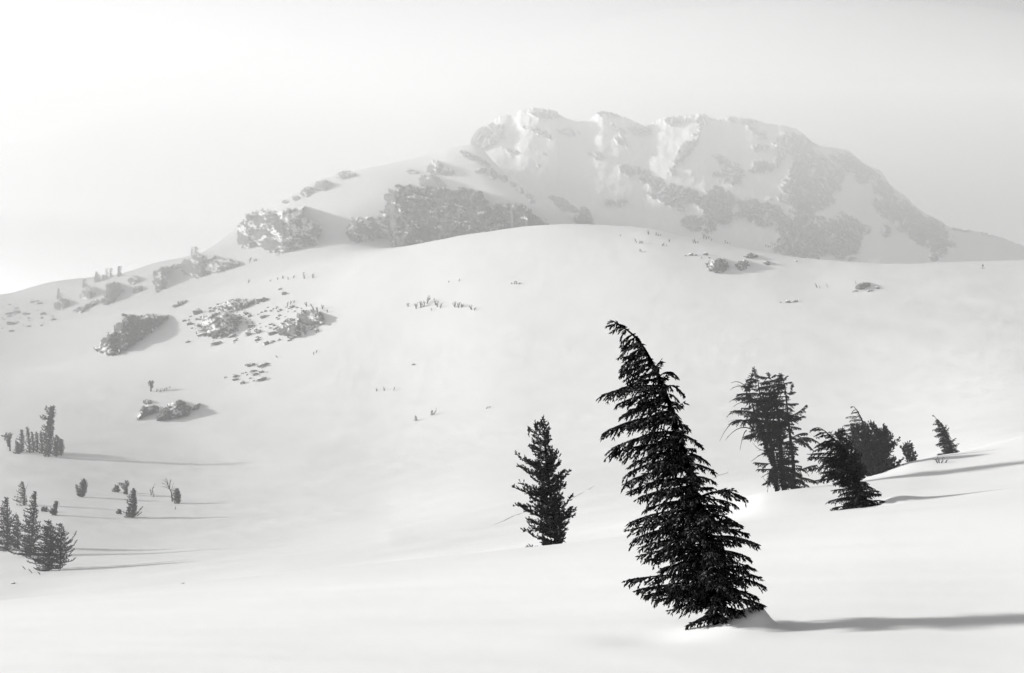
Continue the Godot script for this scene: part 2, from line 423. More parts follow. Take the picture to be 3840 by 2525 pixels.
func build_mountain() -> void:
	var sk := pairs(SKYLINE)
	var ft := pairs(FOOT)
	var x0 := 1380.0
	var step := 3.6
	var nc := int((4400.0 - x0) / step)
	var nr := 150
	var back := 10
	var v := PackedVector3Array()
	var col := PackedColorArray()
	v.resize(nc * (nr + back)); col.resize(nc * (nr + back))
	var n1 := noise(21, 0.02, 4)
	var n2 := noise(22, 0.09, 3)
	var n3 := noise(23, 0.035, 3, FastNoiseLite.TYPE_CELLULAR)
	n3.cellular_return_type = FastNoiseLite.RETURN_CELL_VALUE
	n3.cellular_distance_function = FastNoiseLite.DISTANCE_EUCLIDEAN
	var rk := PackedFloat32Array()
	rk.resize(nc * (nr + back))
	# coarse fields, filled blob by blob
	var base := PackedFloat32Array()
	var out := PackedFloat32Array()
	base.resize(nc * nr); out.resize(nc * nr)
	base.fill(-0.6)
	var tops := PackedFloat32Array()
	var feet := PackedFloat32Array()
	for c in nc:
		var px := x0 + c * step
		tops.append(pchip(sk[0], sk[1], px))
		feet.append(pchip(ft[0], ft[1], px))
	for pass_ in 2:
		for e in (ROCKS if pass_ == 0 else RIBS):
			var reach: float = maxf(e[2], e[3]) * (1.5 if pass_ == 0 else 2.2)
			for c in range(maxi(0, int((e[0] - reach - x0) / step)), mini(nc, int((e[0] + reach - x0) / step) + 1)):
				var px := x0 + c * step
				for r in nr:
					var py := lerpf(feet[c], tops[c], r / (nr - 1.0))
					if absf(py - e[1]) > reach: continue
					var b := blob(e, px, py)
					var k := c * nr + r
					if pass_ == 0:
						if b > -0.5:
							var up: float = clampf((e[1] - py) / e[3], -1.0, 1.0)   # the foot of a cliff is clean, its top dissolves in snow
							base[k] = maxf(base[k], minf(b * 1.6, 0.5) + (e[5] - 1.0) * 0.55 - (0.42 if up > 0 else 0.16) * up)
					else:
						out[k] += 0.55 * e[5] * exp(-pow(maxf(0.0, 1.0 - b), 2.0) * 1.3)
	var runs := PackedFloat32Array()
	runs.resize(nc * nr)
	for c in nc:
		var px := x0 + c * step
		var rows := nr + back
		# climb the column: rock is steep, snow lies back
		var run := PackedFloat32Array()
		run.resize(nr)
		var sum := 0.0
		for r in nr:
			var steep := clampf(base[c * nr + r] + 0.5, 0.0, 1.0)
			sum += lerpf(1.0, 0.45, steep)
			run[r] = sum
		for r in nr: runs[c * nr + r] = run[r] / sum
	# even out neighbouring columns
	var even := PackedFloat32Array()
	even.resize(nc * nr)
	for r in nr:
		var sums := PackedFloat32Array([0.0])
		for c in nc: sums.append(sums[c] + runs[c * nr + r])
		for c in nc:
			var c0 := maxi(c - 45, 0)
			var c1 := mini(c + 46, nc)
			even[c * nr + r] = (sums[c1] - sums[c0]) / (c1 - c0)
	for c in nc:
		var px := x0 + c * step
		var rows := nr + back
		for r in nr:
			var s := r / (nr - 1.0)
			var py := lerpf(feet[c], tops[c], s) + (7.0 * n2.get_noise_1d(px * 2.0) + 4.0 * n2.get_noise_1d(px * 7.0 + 500.0)) * pow(s, 24.0)
			var k := c * rows + r
			# beds and gullies that dip to the right
			var u := px + 0.42 * py
			var w := py - 0.42 * px + 60.0 * n1.get_noise_2d(px * 0.4 + 900.0, py * 0.4)
			var strat := n1.get_noise_2d(u * 0.45, w * 1.5)
			var fine := n2.get_noise_2d(u * 0.30, w * 1.1)
			var wide := n1.get_noise_2d(px * 0.55 + 500.0, py * 0.55)
			var q := base[c * nr + r] - 0.05 + 0.75 * strat + 0.45 * wide + 0.28 * fine
			var rock := smoothstep(-0.05, 0.14, q)
			# plastered snow in patches and on ledges of the rock
			var led := n2.get_noise_2d(u * 0.16 + 300.0, w * 0.75)
			rock *= 1.0 - 0.92 * smoothstep(0.06, 0.26, led + 0.45 * strat - 0.42 * minf(base[c * nr + r], 0.5))
			rk[k] = rock
			var dd := 790.0 + 300.0 * even[c * nr + r] + 30.0 * (px - 2600.0) / 1000.0
			dd -= out[c * nr + r]
			var crest := 1.0 - absf(n1.get_noise_2d(px * 1.3 + py * 0.5 + 200.0, py * 0.55)) * 2.4
			dd -= rock * (4.0 + 5.0 * n3.get_noise_2d(u * 0.3, w * 0.6) + 4.0 * fine + 6.0 * crest + 5.0 * strat)
			dd += 6.0 * n1.get_noise_2d(px * 0.35 + 90.0, py * 0.35) + 2.2 * n1.get_noise_2d(px * 1.1 + py * 0.5, py * 0.9 + 40.0)
			v[k] = at(px, py, dd)
			var t := 0.10 + 0.07 * fine + 0.16 * strat + 0.10 * wide + 0.05 * n3.get_noise_2d(u * 0.3, w * 0.6)
			var a := lerpf(0.70, clampf(t, 0.025, 0.3), rock)
			col[k] = Color(a, a, a)
		for r in back:
			var k := c * rows + nr + r
			var top := v[c * rows + nr - 1]
			var f := (r + 1.0) / back
			v[k] = top + Vector3(0, -200.0 * f * f, -220.0 * f)
			col[k] = Color(0.70, 0.70, 0.70)
	var m := put("mountain", grid_mesh(v, nc, nr + back, col), M.rock, self)
	tag(m, "snow covered rocky peak fading into the mist", "", "", "structure")

# ---------------------------------------------------------------- wood and needles
class Buf:
	var v := PackedVector3Array()
	var n := PackedVector3Array()
	var c := PackedColorArray()
	var i := PackedInt32Array()

	func tube(p: PackedVector3Array, r: PackedFloat32Array, sides: int, tone: float) -> void:
		var first := v.size()
		for k in p.size():
			var t := (p[mini(k + 1, p.size() - 1)] - p[maxi(k - 1, 0)]).normalized()
			var a := t.cross(Vector3(0.31, 0.2, 0.93)).normalized()
			var b := t.cross(a)
			for s in sides:
				var th := TAU * s / sides
				var o := a * cos(th) + b * sin(th)
				v.append(p[k] + o * r[k])
				n.append(o)
				var q := tone * (0.8 + 0.4 * fposmod(sin(k * 12.9898 + s * 78.233) * 437.58, 1.0))
				c.append(Color(q, q, q))
		for k in p.size() - 1:
			for s in sides:
				var a0 := first + k * sides + s
				var a1 := first + k * sides + (s + 1) % sides
				i.append_array(PackedInt32Array([a0, a1, a0 + sides, a1, a1 + sides, a0 + sides]))

	# a sprig of needles: a ragged spindle from p to q; snow sticks to its upper faces
	func sprig(p: Vector3, q: Vector3, r: float, tone: float, snow: float) -> void:
		var t := (q - p).normalized()
		var a := t.cross(Vector3(0.13, 0.97, 0.21)).normalized()
		var b := t.cross(a)
		var f := v.size()
		var m := p.lerp(q, 0.42)
		v.append(p); n.append(-t); c.append(Color(tone, tone, tone))
		for s in 3:
			var th := TAU * s / 3.0 + p.x * 40.0 + q.y * 30.0
			var o := a * cos(th) + b * sin(th)
			v.append(m + o * r * (0.7 + 0.6 * fposmod(sin(p.y * 531.7 + s * 2.7) * 91.3, 1.0)))
			n.append(o)
			var k := tone + (snow if o.y > 0.35 else 0.0)
			c.append(Color(k, k, k))
		v.append(q); n.append(t); c.append(Color(tone, tone, tone))
		i.append_array(PackedInt32Array([f, f + 1, f + 2, f, f + 2, f + 3, f, f + 3, f + 1, f + 4, f + 2, f + 1, f + 4, f + 3, f + 2, f + 4, f + 1, f + 3]))

func buf_mesh(b: Buf) -> ArrayMesh:
	return array_mesh(b.v, b.n, b.i, b.c)

func curve3(p: Vector3, q: Vector3, lift: Vector3, n: int) -> PackedVector3Array:
	var out := PackedVector3Array()
	for k in n + 1:
		var t := float(k) / n
		out.append(p.lerp(q, t) + lift * (4.0 * t * (1.0 - t)))
	return out

func taper(r0: float, r1: float, n: int) -> PackedFloat32Array:
	var out := PackedFloat32Array()
	for k in n: out.append(lerpf(r0, r1, float(k) / (n - 1)))
	return out

func along(path: PackedVector3Array, t: float) -> Vector3:
	var f := clampf(t, 0, 1) * (path.size() - 1)
	var k := mini(int(f), path.size() - 2)
	return path[k].lerp(path[k + 1], f - k)

# a bough of hemlock: flat fans of twigs whose ends hang down
func hemlock_bough(b: Buf, p: Vector3, q: Vector3, g: RandomNumberGenerator, s: float, full: float, snow: float, curl := 0.12) -> void:
	var len := p.distance_to(q)
	if len < 0.02: return
	var path := curve3(p, q, Vector3(0, len * curl, 0), 7)
	b.tube(path, taper(0.010 * s + 0.014 * len, 0.004 * s, path.size()), 4, 0.03)
	var n := int(clampf(len / (0.034 * s) * full, 6, 130))
	for k in n:
		var t := lerpf(0.06, 1.0, pow((k + g.randf()) / n, 0.9))
		var base := along(path, t)
		var fwd := (along(path, t + 0.08) - along(path, t - 0.08)).normalized()
		var side := fwd.cross(Vector3.UP).normalized() * (1.0 if k % 2 else -1.0)
		var tl: float = minf(0.45 * len, 0.66 * s) * (1.0 - 0.72 * t) * g.randf_range(0.45, 1.25) + 0.08 * s
		var drop := g.randf_range(0.1, 1.0)
		if g.randf() < 0.3:                      # a twig that simply hangs
			drop += 1.2
			tl *= 0.7
		var dir := (fwd * g.randf_range(0.6, 1.3) + side * g.randf_range(0.25, 0.95) + Vector3(0, -drop * 0.42, 0)).normalized()
		var m := maxi(2, int(tl / (0.065 * s)))
		var at_ := base
		var tone := g.randf_range(0.006, 0.02)
		for j in m:
			dir = (dir + Vector3(0, -0.16 * drop, 0) + Vector3(g.randf_range(-1, 1), g.randf_range(-1, 1), g.randf_range(-1, 1)) * 0.16).normalized()
			var to := at_ + dir * tl / m
			var sn := snow * g.randf_range(0.0, 1.0) if g.randf() < 0.5 else 0.0
			b.sprig(at_ - dir * 0.025 * s, to + dir * 0.02 * s, g.randf_range(0.011, 0.023) * s, tone, sn)
			for q2 in 2:
				var w := (dir + dir.cross(Vector3.UP).normalized() * g.randf_range(-1.0, 1.0) + Vector3(0, g.randf_range(-0.9, 0.15), 0)).normalized()
				b.sprig(at_, at_ + w * g.randf_range(0.05, 0.13) * s, g.randf_range(0.010, 0.020) * s, tone, sn)
			at_ = to
	# the leading tip
	b.sprig(along(path, 0.93), q + (q - along(path, 0.9)).normalized() * 0.06 * s, 0.012 * s, 0.012, 0.0)

# a bough of pine: a bare limb with upturned brushes of needles towards its end
func pine_bough(b: Buf, p: Vector3, q: Vector3, g: RandomNumberGenerator, s: float, full: float, snow: float) -> void:
	var len := p.distance_to(q)
	if len < 0.02: return
	var path := curve3(p, q, Vector3(0, -len * 0.10, 0), 6)
	b.tube(path, taper(0.014 * s + 0.014 * len, 0.008 * s, path.size()), 4, 0.03)
	var n := int(clampf(len / (0.040 * s) * full, 5, 80))
	for k in n:
		var t := lerpf(0.12, 1.0, pow((k + g.randf()) / n, 0.8))
		var base := along(path, t)
		var fwd := (along(path, t + 0.1) - along(path, t - 0.1)).normalized()
		var dir := (fwd * 0.8 + Vector3(g.randf_range(-1, 1), g.randf_range(-0.35, 1.0), g.randf_range(-1, 1)) * 0.8).normalized()
		var tl: float = g.randf_range(0.08, 0.28) * s * (1.25 - 0.5 * t)
		if k >= n - 1: dir = (fwd + Vector3(0, 0.8, 0)).normalized()
		var to := base + dir * tl
		b.tube(PackedVector3Array([base, to]), PackedFloat32Array([0.009 * s, 0.007 * s]), 3, 0.03)
		var tone := g.randf_range(0.012, 0.03)
		var sn := snow if g.randf() < 0.35 else 0.0
		for j in 9:                              # the brush
			var st := base.lerp(to, g.randf_range(0.45, 1.0))
			var d := (dir * 1.1 + Vector3(g.randf_range(-1, 1), g.randf_range(-0.5, 1.2), g.randf_range(-1, 1)) * 0.75).normalized()
			b.sprig(st, st + d * g.randf_range(0.06, 0.125) * s, g.randf_range(0.014, 0.026) * s, tone, sn)

# a dead limb that forks into thin drooping twigs
func bare_bough(b: Buf, p: Vector3, q: Vector3, g: RandomNumberGenerator, s: float, lift := 0.14, forks := 4) -> void:
	var len := p.distance_to(q)
	var path := curve3(p, q, Vector3(0, len * lift, 0), 8)
	b.tube(path, taper(0.012 * s + 0.012 * len, 0.0045 * s, path.size()), 4, 0.035)
	for k in forks:
		var t := g.randf_range(0.35, 0.9)
		var base := along(path, t)
		var fwd := (along(path, t + 0.1) - base).normalized()
		var l := len * g.randf_range(0.18, 0.45) * (1.2 - t)
		var to := base + (fwd + Vector3(g.randf_range(-0.3, 0.3), g.randf_range(-0.55, 0.25), g.randf_range(-0.5, 0.5))).normalized() * l
		b.tube(curve3(base, to, Vector3(0, l * 0.08, 0), 3), taper(0.009 * s, 0.0035 * s, 4), 3, 0.035)

# ---------------------------------------------------------------- trees
# t: px, py of the foot, d its depth; trunk [x, y ...] from foot to top; crown [row, left, right ...] downwards, all in photo pixels at depth d
func tree(t: Dictionary) -> Node3D:
	var d: float = t.d
	var g := RandomNumberGenerator.new()
	g.seed = t.get("seed", 1)
	var tk: Array = t.trunk
	var foot := at(tk[0], tk[1], d)
	var gy := on_ground(tk[0], d).y
	foot.y = minf(foot.y, gy) if t.get("planted", true) else foot.y
	var root := thing(t.get("name", "conifer_tree"), t.label, t.get("category", "tree"), foot, t.get("group", ""))
	var s: float = t.get("s", 1.0)
	var kind: String = t.get("kind", "pine")
	var loc := func(px: float, py: float) -> Vector3: return at(px, py, d) - foot
	# trunks
	var stems: Array = [tk] + t.get("stems", [])
	var axis := PackedVector3Array()
	var axes := []
	for si in stems.size():
		var st: Array = stems[si]
		var pts := PackedVector3Array()
		for k in st.size() / 2: pts.append(loc.call(st[2 * k], st[2 * k + 1]))
		pts[0] += Vector3(0, -0.35 * s, 0)
		if si == 0: axis = pts
		else:
			for k in pts.size(): pts[k].z += g.randf_range(-0.3, 0.3) * s
		axes.append(pts)
		var tb := Buf.new()
		var rf: float = t.get("r", 0.1)
		var fine := PackedVector3Array()
		for k in 15: fine.append(along(pts, k / 14.0))
		for k in range(1, 14): fine[k] = (fine[k - 1] + fine[k] * 2.0 + fine[k + 1]) / 4.0
		tb.tube(fine, taper(rf * (1.0 if si == 0 else 0.75), 0.010 * s, 15), 7, 0.03)
		put("trunk", buf_mesh(tb), M.bark, root)
	# the boughs the photograph shows one by one
	var split: bool = t.get("split", false)
	var crown := Buf.new()
	var snow: float = t.get("snow", 0.0)
	var full: float = t.get("full", 1.0)
	for e in t.get("bare", []):                  # [x0, y0, x1, y1, lift]
		var bb := Buf.new() if split else crown
		var p: Vector3 = loc.call(e[0], e[1])
		var q: Vector3 = loc.call(e[2], e[3])
		q.z += g.randf_range(-0.25, 0.25) * p.distance_to(q)
		bare_bough(bb, p, q, g, s * t.get("bare_s", 1.0), e[4] if e.size() > 4 else 0.14, t.get("forks", 4))
		if split: put("dead_branch", buf_mesh(bb), M.bark, root)
	for e in t.get("boughs", []):                # [x0, y0, x1, y1]
		var bb := Buf.new() if split else crown
		var p: Vector3 = loc.call(e[0], e[1])
		var q: Vector3 = loc.call(e[2], e[3])
		q.z += g.randf_range(-0.3, 0.3) * p.distance_to(q)
		if kind == "pine": pine_bough(bb, p, q, g, s, full, snow)
		else: hemlock_bough(bb, p, q, g, s, full * t.get("own", 1.0), snow, e[4] if e.size() > 4 else 0.12)
		if split: put("branch", buf_mesh(bb), M.leaf, root)
	# the rest of the crown
	var pr: Array = t.crown
	var rows := PackedFloat64Array()
	var ls := PackedFloat64Array()
	var rs := PackedFloat64Array()
	for k in pr.size() / 3:
		rows.append(pr[3 * k]); ls.append(pr[3 * k + 1]); rs.append(pr[3 * k + 2])
	var n: int = t.n
	var tilt: float = t.get("tilt", 0.0)        # how far a bough's end lies above its foot, per metre
	for k in n:
		var row := lerpf(rows[0], rows[rows.size() - 1], pow((k + g.randf()) / n, 0.9 if t.get("sleeve", false) and k % 3 == 0 else t.get("low", 0.8)))
		var l := pchip(rows, ls, row)
		var r := pchip(rows, rs, row)
		var az := fposmod(k * 2.39996 + g.randf_range(-0.5, 0.5), TAU)
		var tip_y: float = loc.call(tk[0], row).y
		# the trunk where the bough leaves it
		var mid := clampf((l + r) * 0.5, minf(l, r), maxf(l, r))
		var wid: float = (r - l) * 0.5 * d / F
		var from_y := tip_y - tilt * wid * 0.7
		if axes.size() > 1: axis = axes[k % axes.size()]
		var ax := axis[axis.size() - 1]
		for j in axis.size() - 1:
			if from_y <= axis[j + 1].y:
				ax = axis[j].lerp(axis[j + 1], clampf((from_y - axis[j].y) / maxf(axis[j + 1].y - axis[j].y, 1e-4), 0, 1))
				break
		var xl: float = (l - CX) / F / 1.0 * d - foot.x
		var xr: float = (r - CX) / F / 1.0 * d - foot.x
		var xm := (xl + xr) * 0.5
		var f := g.randf_range(t.get("least", 0.6), 1.0)
		if t.get("sleeve", false) and k % 3 == 0: f = g.randf_range(0.10, 0.38)   # short growth that hides the trunk
		var tip := Vector3(lerpf(ax.x, xm, 0.6) + (cos(az) * wid * f), tip_y, ax.z + sin(az) * wid * f * t.get("deep", 0.9))
		if cos(az) > 0: tip.x = lerpf(ax.x, xr, absf(cos(az)) * f)
		else: tip.x = lerpf(ax.x, xl, absf(cos(az)) * f)
		if axes.size() > 1: tip.x = lerpf(ax.x, tip.x, g.randf_range(0.55, 1.0))
		var p := Vector3(ax.x, ax.y, ax.z)
		var wind: float = t.get("wind", 0.0)
		tip.y += g.randf_range(-0.12, 0.12) * wid
		if tip.y < 0.02 - foot.y + gy and t.get("planted", true): tip.y = 0.02 - foot.y + gy
		tip.x += wind * wid * absf(sin(az)) * f
		var bb := Buf.new() if split else crown
		if kind == "pine": pine_bough(bb, p, tip, g, s, full, snow)
		else: hemlock_bough(bb, p, tip, g, s, full * g.randf_range(0.55, 1.35), snow, t.get("curl", 0.10) * g.randf_range(-0.3, 1.6))
		if split: put("branch", buf_mesh(bb), M.leaf, root)
	# leaders at the top
	for e in t.get("leaders", []):
		pine_bough(crown, loc.call(e[0], e[1]), loc.call(e[2], e[3]), g, s, 1.0, snow)
	if crown.v.size(): put("crown", buf_mesh(crown), M.leaf, root)
	return root

func build_trees() -> void:
	tree({name = "hemlock_tree", label = "tall black hemlock bent to the left by the wind, nearest tree of all", kind = "hemlock", d = 26.0, seed = 4, s = 1.0, r = 0.075, sleeve = true, split = true, snow = 0.18, full = 1.1, n = 290, low = 0.62, own = 0.9, least = 0.22, curl = 0.1, tilt = -0.12, wind = -0.12, planted = false,
		trunk = [2690, 2350, 2672, 2188, 2650, 1980, 2592, 1781, 2540, 1615, 2507, 1499, 2474, 1407, 2424, 1316, 2379, 1250, 2330, 1222, 2308, 1212],
		crown = [1262, 2330, 2395, 1330, 2335, 2440, 1400, 2340, 2480, 1470, 2330, 2520, 1540, 2360, 2550, 1620, 2350, 2580, 1690, 2370, 2620, 1760, 2390, 2650, 1830, 2400, 2670, 1870, 2440, 2700, 1930, 2420, 2740, 2000, 2430, 2780, 2070, 2440, 2800, 2130, 2480, 2810, 2190, 2470, 2825, 2240, 2490, 2830, 2290, 2560, 2815, 2320, 2610, 2760],
		boughs = [[2330, 1222, 2294, 1204, 0.05], [2345, 1224, 2288, 1218, 0.1], [2352, 1228, 2299, 1239, 0.15], [2360, 1235, 2328, 1268, 0.2], [2384, 1252, 2331, 1284, 0.1], [2392, 1262, 2337, 1305, 0.1], [2405, 1282, 2326, 1335, 0.12], [2420, 1305, 2346, 1345, 0.1], [2432, 1325, 2334, 1372, 0.1], [2442, 1345, 2328, 1392, 0.08], [2452, 1365, 2333, 1404, 0.08], [2460, 1380, 2352, 1418, 0.08], [2470, 1400, 2356, 1430, 0.06], [2480, 1425, 2322, 1466, 0.1], [2490, 1450, 2263, 1480, 0.06], [2495, 1468, 2318, 1515, 0.05], [2505, 1500, 2355, 1550, 0.08], [2515, 1530, 2329, 1562, 0.12], [2525, 1560, 2320, 1600, 0.06], [2532, 1580, 2270, 1620, 0.1], [2545, 1625, 2370, 1655, 0.1], [2552, 1650, 2288, 1690, 0.12], [2560, 1670, 2298, 1700, 0.06], [2572, 1700, 2365, 1745, 0.1], [2582, 1735, 2360, 1772, 0.1], [2592, 1765, 2352, 1808, 0.08], [2602, 1800, 2378, 1838, 0.08], [2612, 1830, 2395, 1862, 0.05],
			[2632, 1885, 2425, 1912, 0.08], [2640, 1925, 2370, 1962, 0.08], [2645, 1955, 2380, 1980, 0.05], [2650, 1985, 2383, 2022, 0.08], [2655, 2015, 2415, 2045, 0.05], [2660, 2055, 2412, 2085, 0.05], [2664, 2090, 2440, 2098, 0.05], [2668, 2120, 2478, 2135, 0.05], [2672, 2160, 2368, 2180, 0.03], [2674, 2190, 2392, 2205, 0.03], [2676, 2215, 2425, 2225, 0.05], [2678, 2240, 2470, 2255, 0.06], [2680, 2260, 2520, 2285, 0.08], [2686, 2300, 2575, 2348, 0.02], [2690, 2310, 2600, 2330, 0.1],
			[2458, 1378, 2478, 1352, 0.0], [2476, 1410, 2540, 1412, 0.25], [2482, 1432, 2496, 1412, 0.0], [2490, 1455, 2563, 1480, 0.25], [2500, 1480, 2540, 1500, 0.2], [2510, 1530, 2563, 1510, -0.1], [2520, 1550, 2556, 1590, 0.1], [2540, 1600, 2585, 1610, 0.1], [2550, 1630, 2632, 1675, 0.1], [2575, 1700, 2656, 1733, 0.1], [2585, 1740, 2680, 1768, 0.08], [2600, 1790, 2675, 1805, 0.1], [2625, 1865, 2794, 1868, 0.14], [2630, 1880, 2752, 1892, 0.1], [2640, 1930, 2765, 1962, 0.1], [2650, 1990, 2802, 2003, 0.08], [2655, 2020, 2832, 2040, 0.1], [2660, 2070, 2818, 2095, 0.08], [2665, 2110, 2800, 2122, 0.08], [2670, 2140, 2828, 2158, 0.08], [2675, 2180, 2862, 2196, 0.1], [2680, 2215, 2842, 2240, 0.08], [2684, 2250, 2860, 2268, 0.08], [2688, 2280, 2810, 2302, 0.05], [2690, 2310, 2745, 2335, 0.1], [2690, 2318, 2715, 2352, 0.1]]})
	tree({name = "pine_tree", label = "upright shaggy pine standing alone left of the bent hemlock", d = 64.0, seed = 9, s = 1.0, r = 0.13, split = true, n = 240, snow = 0.02, low = 0.85, least = 0.3, tilt = 0.35, full = 0.95, kind = "pine",
		trunk = [2093, 2062, 2080, 1950, 2064, 1850, 2050, 1750, 2046, 1680, 2040, 1600, 2039, 1580],
		crown = [1590, 2005, 2060, 1620, 1978, 2066, 1680, 1975, 2062, 1705, 1938, 2098, 1745, 1945, 2108, 1790, 1955, 2130, 1835, 1930, 2122, 1862, 1945, 2142, 1900, 1938, 2146, 1925, 1955, 2152, 1955, 1970, 2142, 1990, 1965, 2125, 2020, 1980, 2122, 2048, 1978, 2098, 2064, 1982, 2080],
		leaders = [[2036, 1605, 2030, 1580], [2038, 1605, 2039, 1574], [2010, 1625, 2007, 1592], [2012, 1625, 2015, 1594], [1985, 1640, 1982, 1618]],
		boughs = [[2055, 1760, 1940, 1706], [2060, 1790, 1945, 1750], [2066, 1850, 1928, 1828], [2070, 1880, 1938, 1894], [2080, 1960, 1962, 1990], [2088, 2040, 1980, 2052], [2060, 1830, 2134, 1770], [2070, 1920, 2145, 1862], [2078, 1950, 2154, 1912], [2050, 1740, 2086, 1698], [2070, 1900, 2146, 1935]]})
	tree({name = "hemlock_tree", label = "big ragged many-stemmed tree with dead limbs sweeping left, tallest of the right group", kind = "hemlock", d = 92.0, seed = 14, s = 1.5, r = 0.22, split = true, n = 240, snow = 0.0, low = 0.85, least = 0.3, curl = 0.06, tilt = -0.05, wind = -0.1, full = 1.4,
		trunk = [2945, 1842, 2930, 1720, 2925, 1640, 2920, 1560, 2905, 1470, 2890, 1420],
		stems = [[2912, 1845, 2900, 1700, 2880, 1600, 2850, 1490, 2838, 1385], [2975, 1838, 2975, 1740, 2960, 1600, 2945, 1480, 2930, 1408], [2895, 1720, 2835, 1560, 2805, 1460]],
		crown = [1402, 2840, 2932, 1440, 2800, 2955, 1480, 2785, 2965, 1510, 2800, 2975, 1545, 2770, 2990, 1580, 2765, 3005, 1610, 2780, 2995, 1640, 2830, 3010, 1665, 2860, 3010, 1690, 2870, 3000, 1720, 2890, 3010, 1750, 2900, 3040, 1780, 2895, 3045, 1810, 2890, 3050, 1830, 2915, 3045],
		boughs = [[2838, 1420, 2826, 1382, 0.0], [2850, 1430, 2800, 1425, 0.1], [2850, 1480, 2770, 1478, 0.05], [2870, 1510, 2768, 1492, 0.05], [2880, 1560, 2755, 1540, 0.05], [2880, 1580, 2748, 1582, 0.05], [2890, 1620, 2795, 1635, 0.05], [2890, 1650, 2800, 1640, 0.1], [2890, 1740, 2832, 1735, 0.0], [2892, 1760, 2842, 1760, 0.0], [2900, 1800, 2862, 1815, 0.05], [2900, 1660, 2850, 1665, 0.05], [2960, 1560, 3020, 1520, -0.1], [2960, 1580, 3015, 1560, 0.0], [2965, 1480, 2972, 1445, 0.1], [2970, 1660, 3028, 1650, 0.1], [2975, 1640, 3022, 1625, 0.1], [2985, 1650, 3062, 1655, 0.15], [2985, 1655, 3050, 1685, 0.15], [2990, 1790, 3060, 1806, 0.05], [2990, 1770, 3060, 1745, 0.05], [2930, 1430, 2928, 1404, 0.0], [2945, 1480, 2978, 1470, 0.05], [2940, 1440, 2966, 1434, 0.05], [2950, 1520, 2986, 1514, 0.05], [2935, 1418, 2902, 1426, 0.1], [2950, 1560, 2992, 1560, 0.05], [2955, 1600, 3002, 1606, 0.05], [2940, 1450, 2906, 1462, 0.1], [2935, 1425, 2950, 1412, 0.0], [2948, 1500, 2912, 1510, 0.1], [2890, 1420, 2880, 1398, 0.0]],
		bare = [[2805, 1460, 2742, 1437, 0.22], [2805, 1460, 2738, 1464, 0.2], [2790, 1490, 2732, 1510, 0.1], [2800, 1512, 2752, 1526, 0.15], [2830, 1562, 2720, 1565, 0.2], [2830, 1615, 2694, 1655, 0.4], [2830, 1618, 2720, 1652, 0.25], [2800, 1615, 2772, 1690, 0.2], [2895, 1672, 2820, 1660, -0.3], [2895, 1695, 2820, 1732, 0.1], [2895, 1770, 2852, 1794, 0.05], [2918, 1795, 2917, 1842, 0.0], [2885, 1800, 2880, 1848, 0.05], [2910, 1800, 2860, 1790, -0.4], [2760, 1540, 2724, 1568, 0.15]], bare_s = 1.5, forks = 3})
	tree({name = "bushy_pine", label = "wide dark bushy pine behind the leaning hemlock in the right group", d = 100.0, seed = 19, s = 1.6, r = 0.2, n = 300, kind = "pine", low = 0.9, least = 0.55, tilt = 0.5, full = 0.9, deep = 0.7, split = true,
		trunk = [3300, 1832, 3290, 1740, 3270, 1640, 3255, 1590],
		stems = [[3290, 1800, 3310, 1720, 3330, 1640], [3280, 1800, 3240, 1700, 3200, 1630]],
		crown = [1592, 3230, 3278, 1612, 3188, 3296, 1640, 3180, 3338, 1680, 3176, 3352, 1710, 3186, 3360, 1750, 3196, 3382, 1780, 3215, 3388, 1800, 3240, 3372, 1820, 3265, 3330],
		boughs = [[3310, 1700, 3368, 1650], [3320, 1720, 3355, 1670], [3330, 1740, 3382, 1725], [3310, 1650, 3332, 1635], [3330, 1770, 3380, 1755]]})
	tree({name = "hemlock_tree", label = "thin feathery hemlock top rising out of the wide bushy pine", kind = "hemlock", d = 102.0, seed = 23, s = 1.25, r = 0.12, n = 26, full = 0.55, low = 0.9, least = 0.5, curl = 0.1, tilt = 0.0, wind = -0.2, split = true,
		trunk = [3262, 1835, 3252, 1660, 3240, 1590, 3225, 1560, 3212, 1535, 3202, 1526],
		crown = [1535, 3198, 3214, 1570, 3196, 3236, 1600, 3192, 3242, 1650, 3190, 3250, 1720, 3200, 3270],
		boughs = [[3206, 1530, 3192, 1527, 0.2], [3212, 1538, 3196, 1545, 0.2], [3222, 1552, 3194, 1550, 0.1], [3232, 1568, 3174, 1566, 0.1], [3236, 1578, 3190, 1578, 0.1], [3240, 1595, 3194, 1588, 0.05], [3242, 1600, 3170, 1594, 0.05], [3244, 1615, 3174, 1612, 0.05], [3246, 1630, 3176, 1626, 0.05]]})
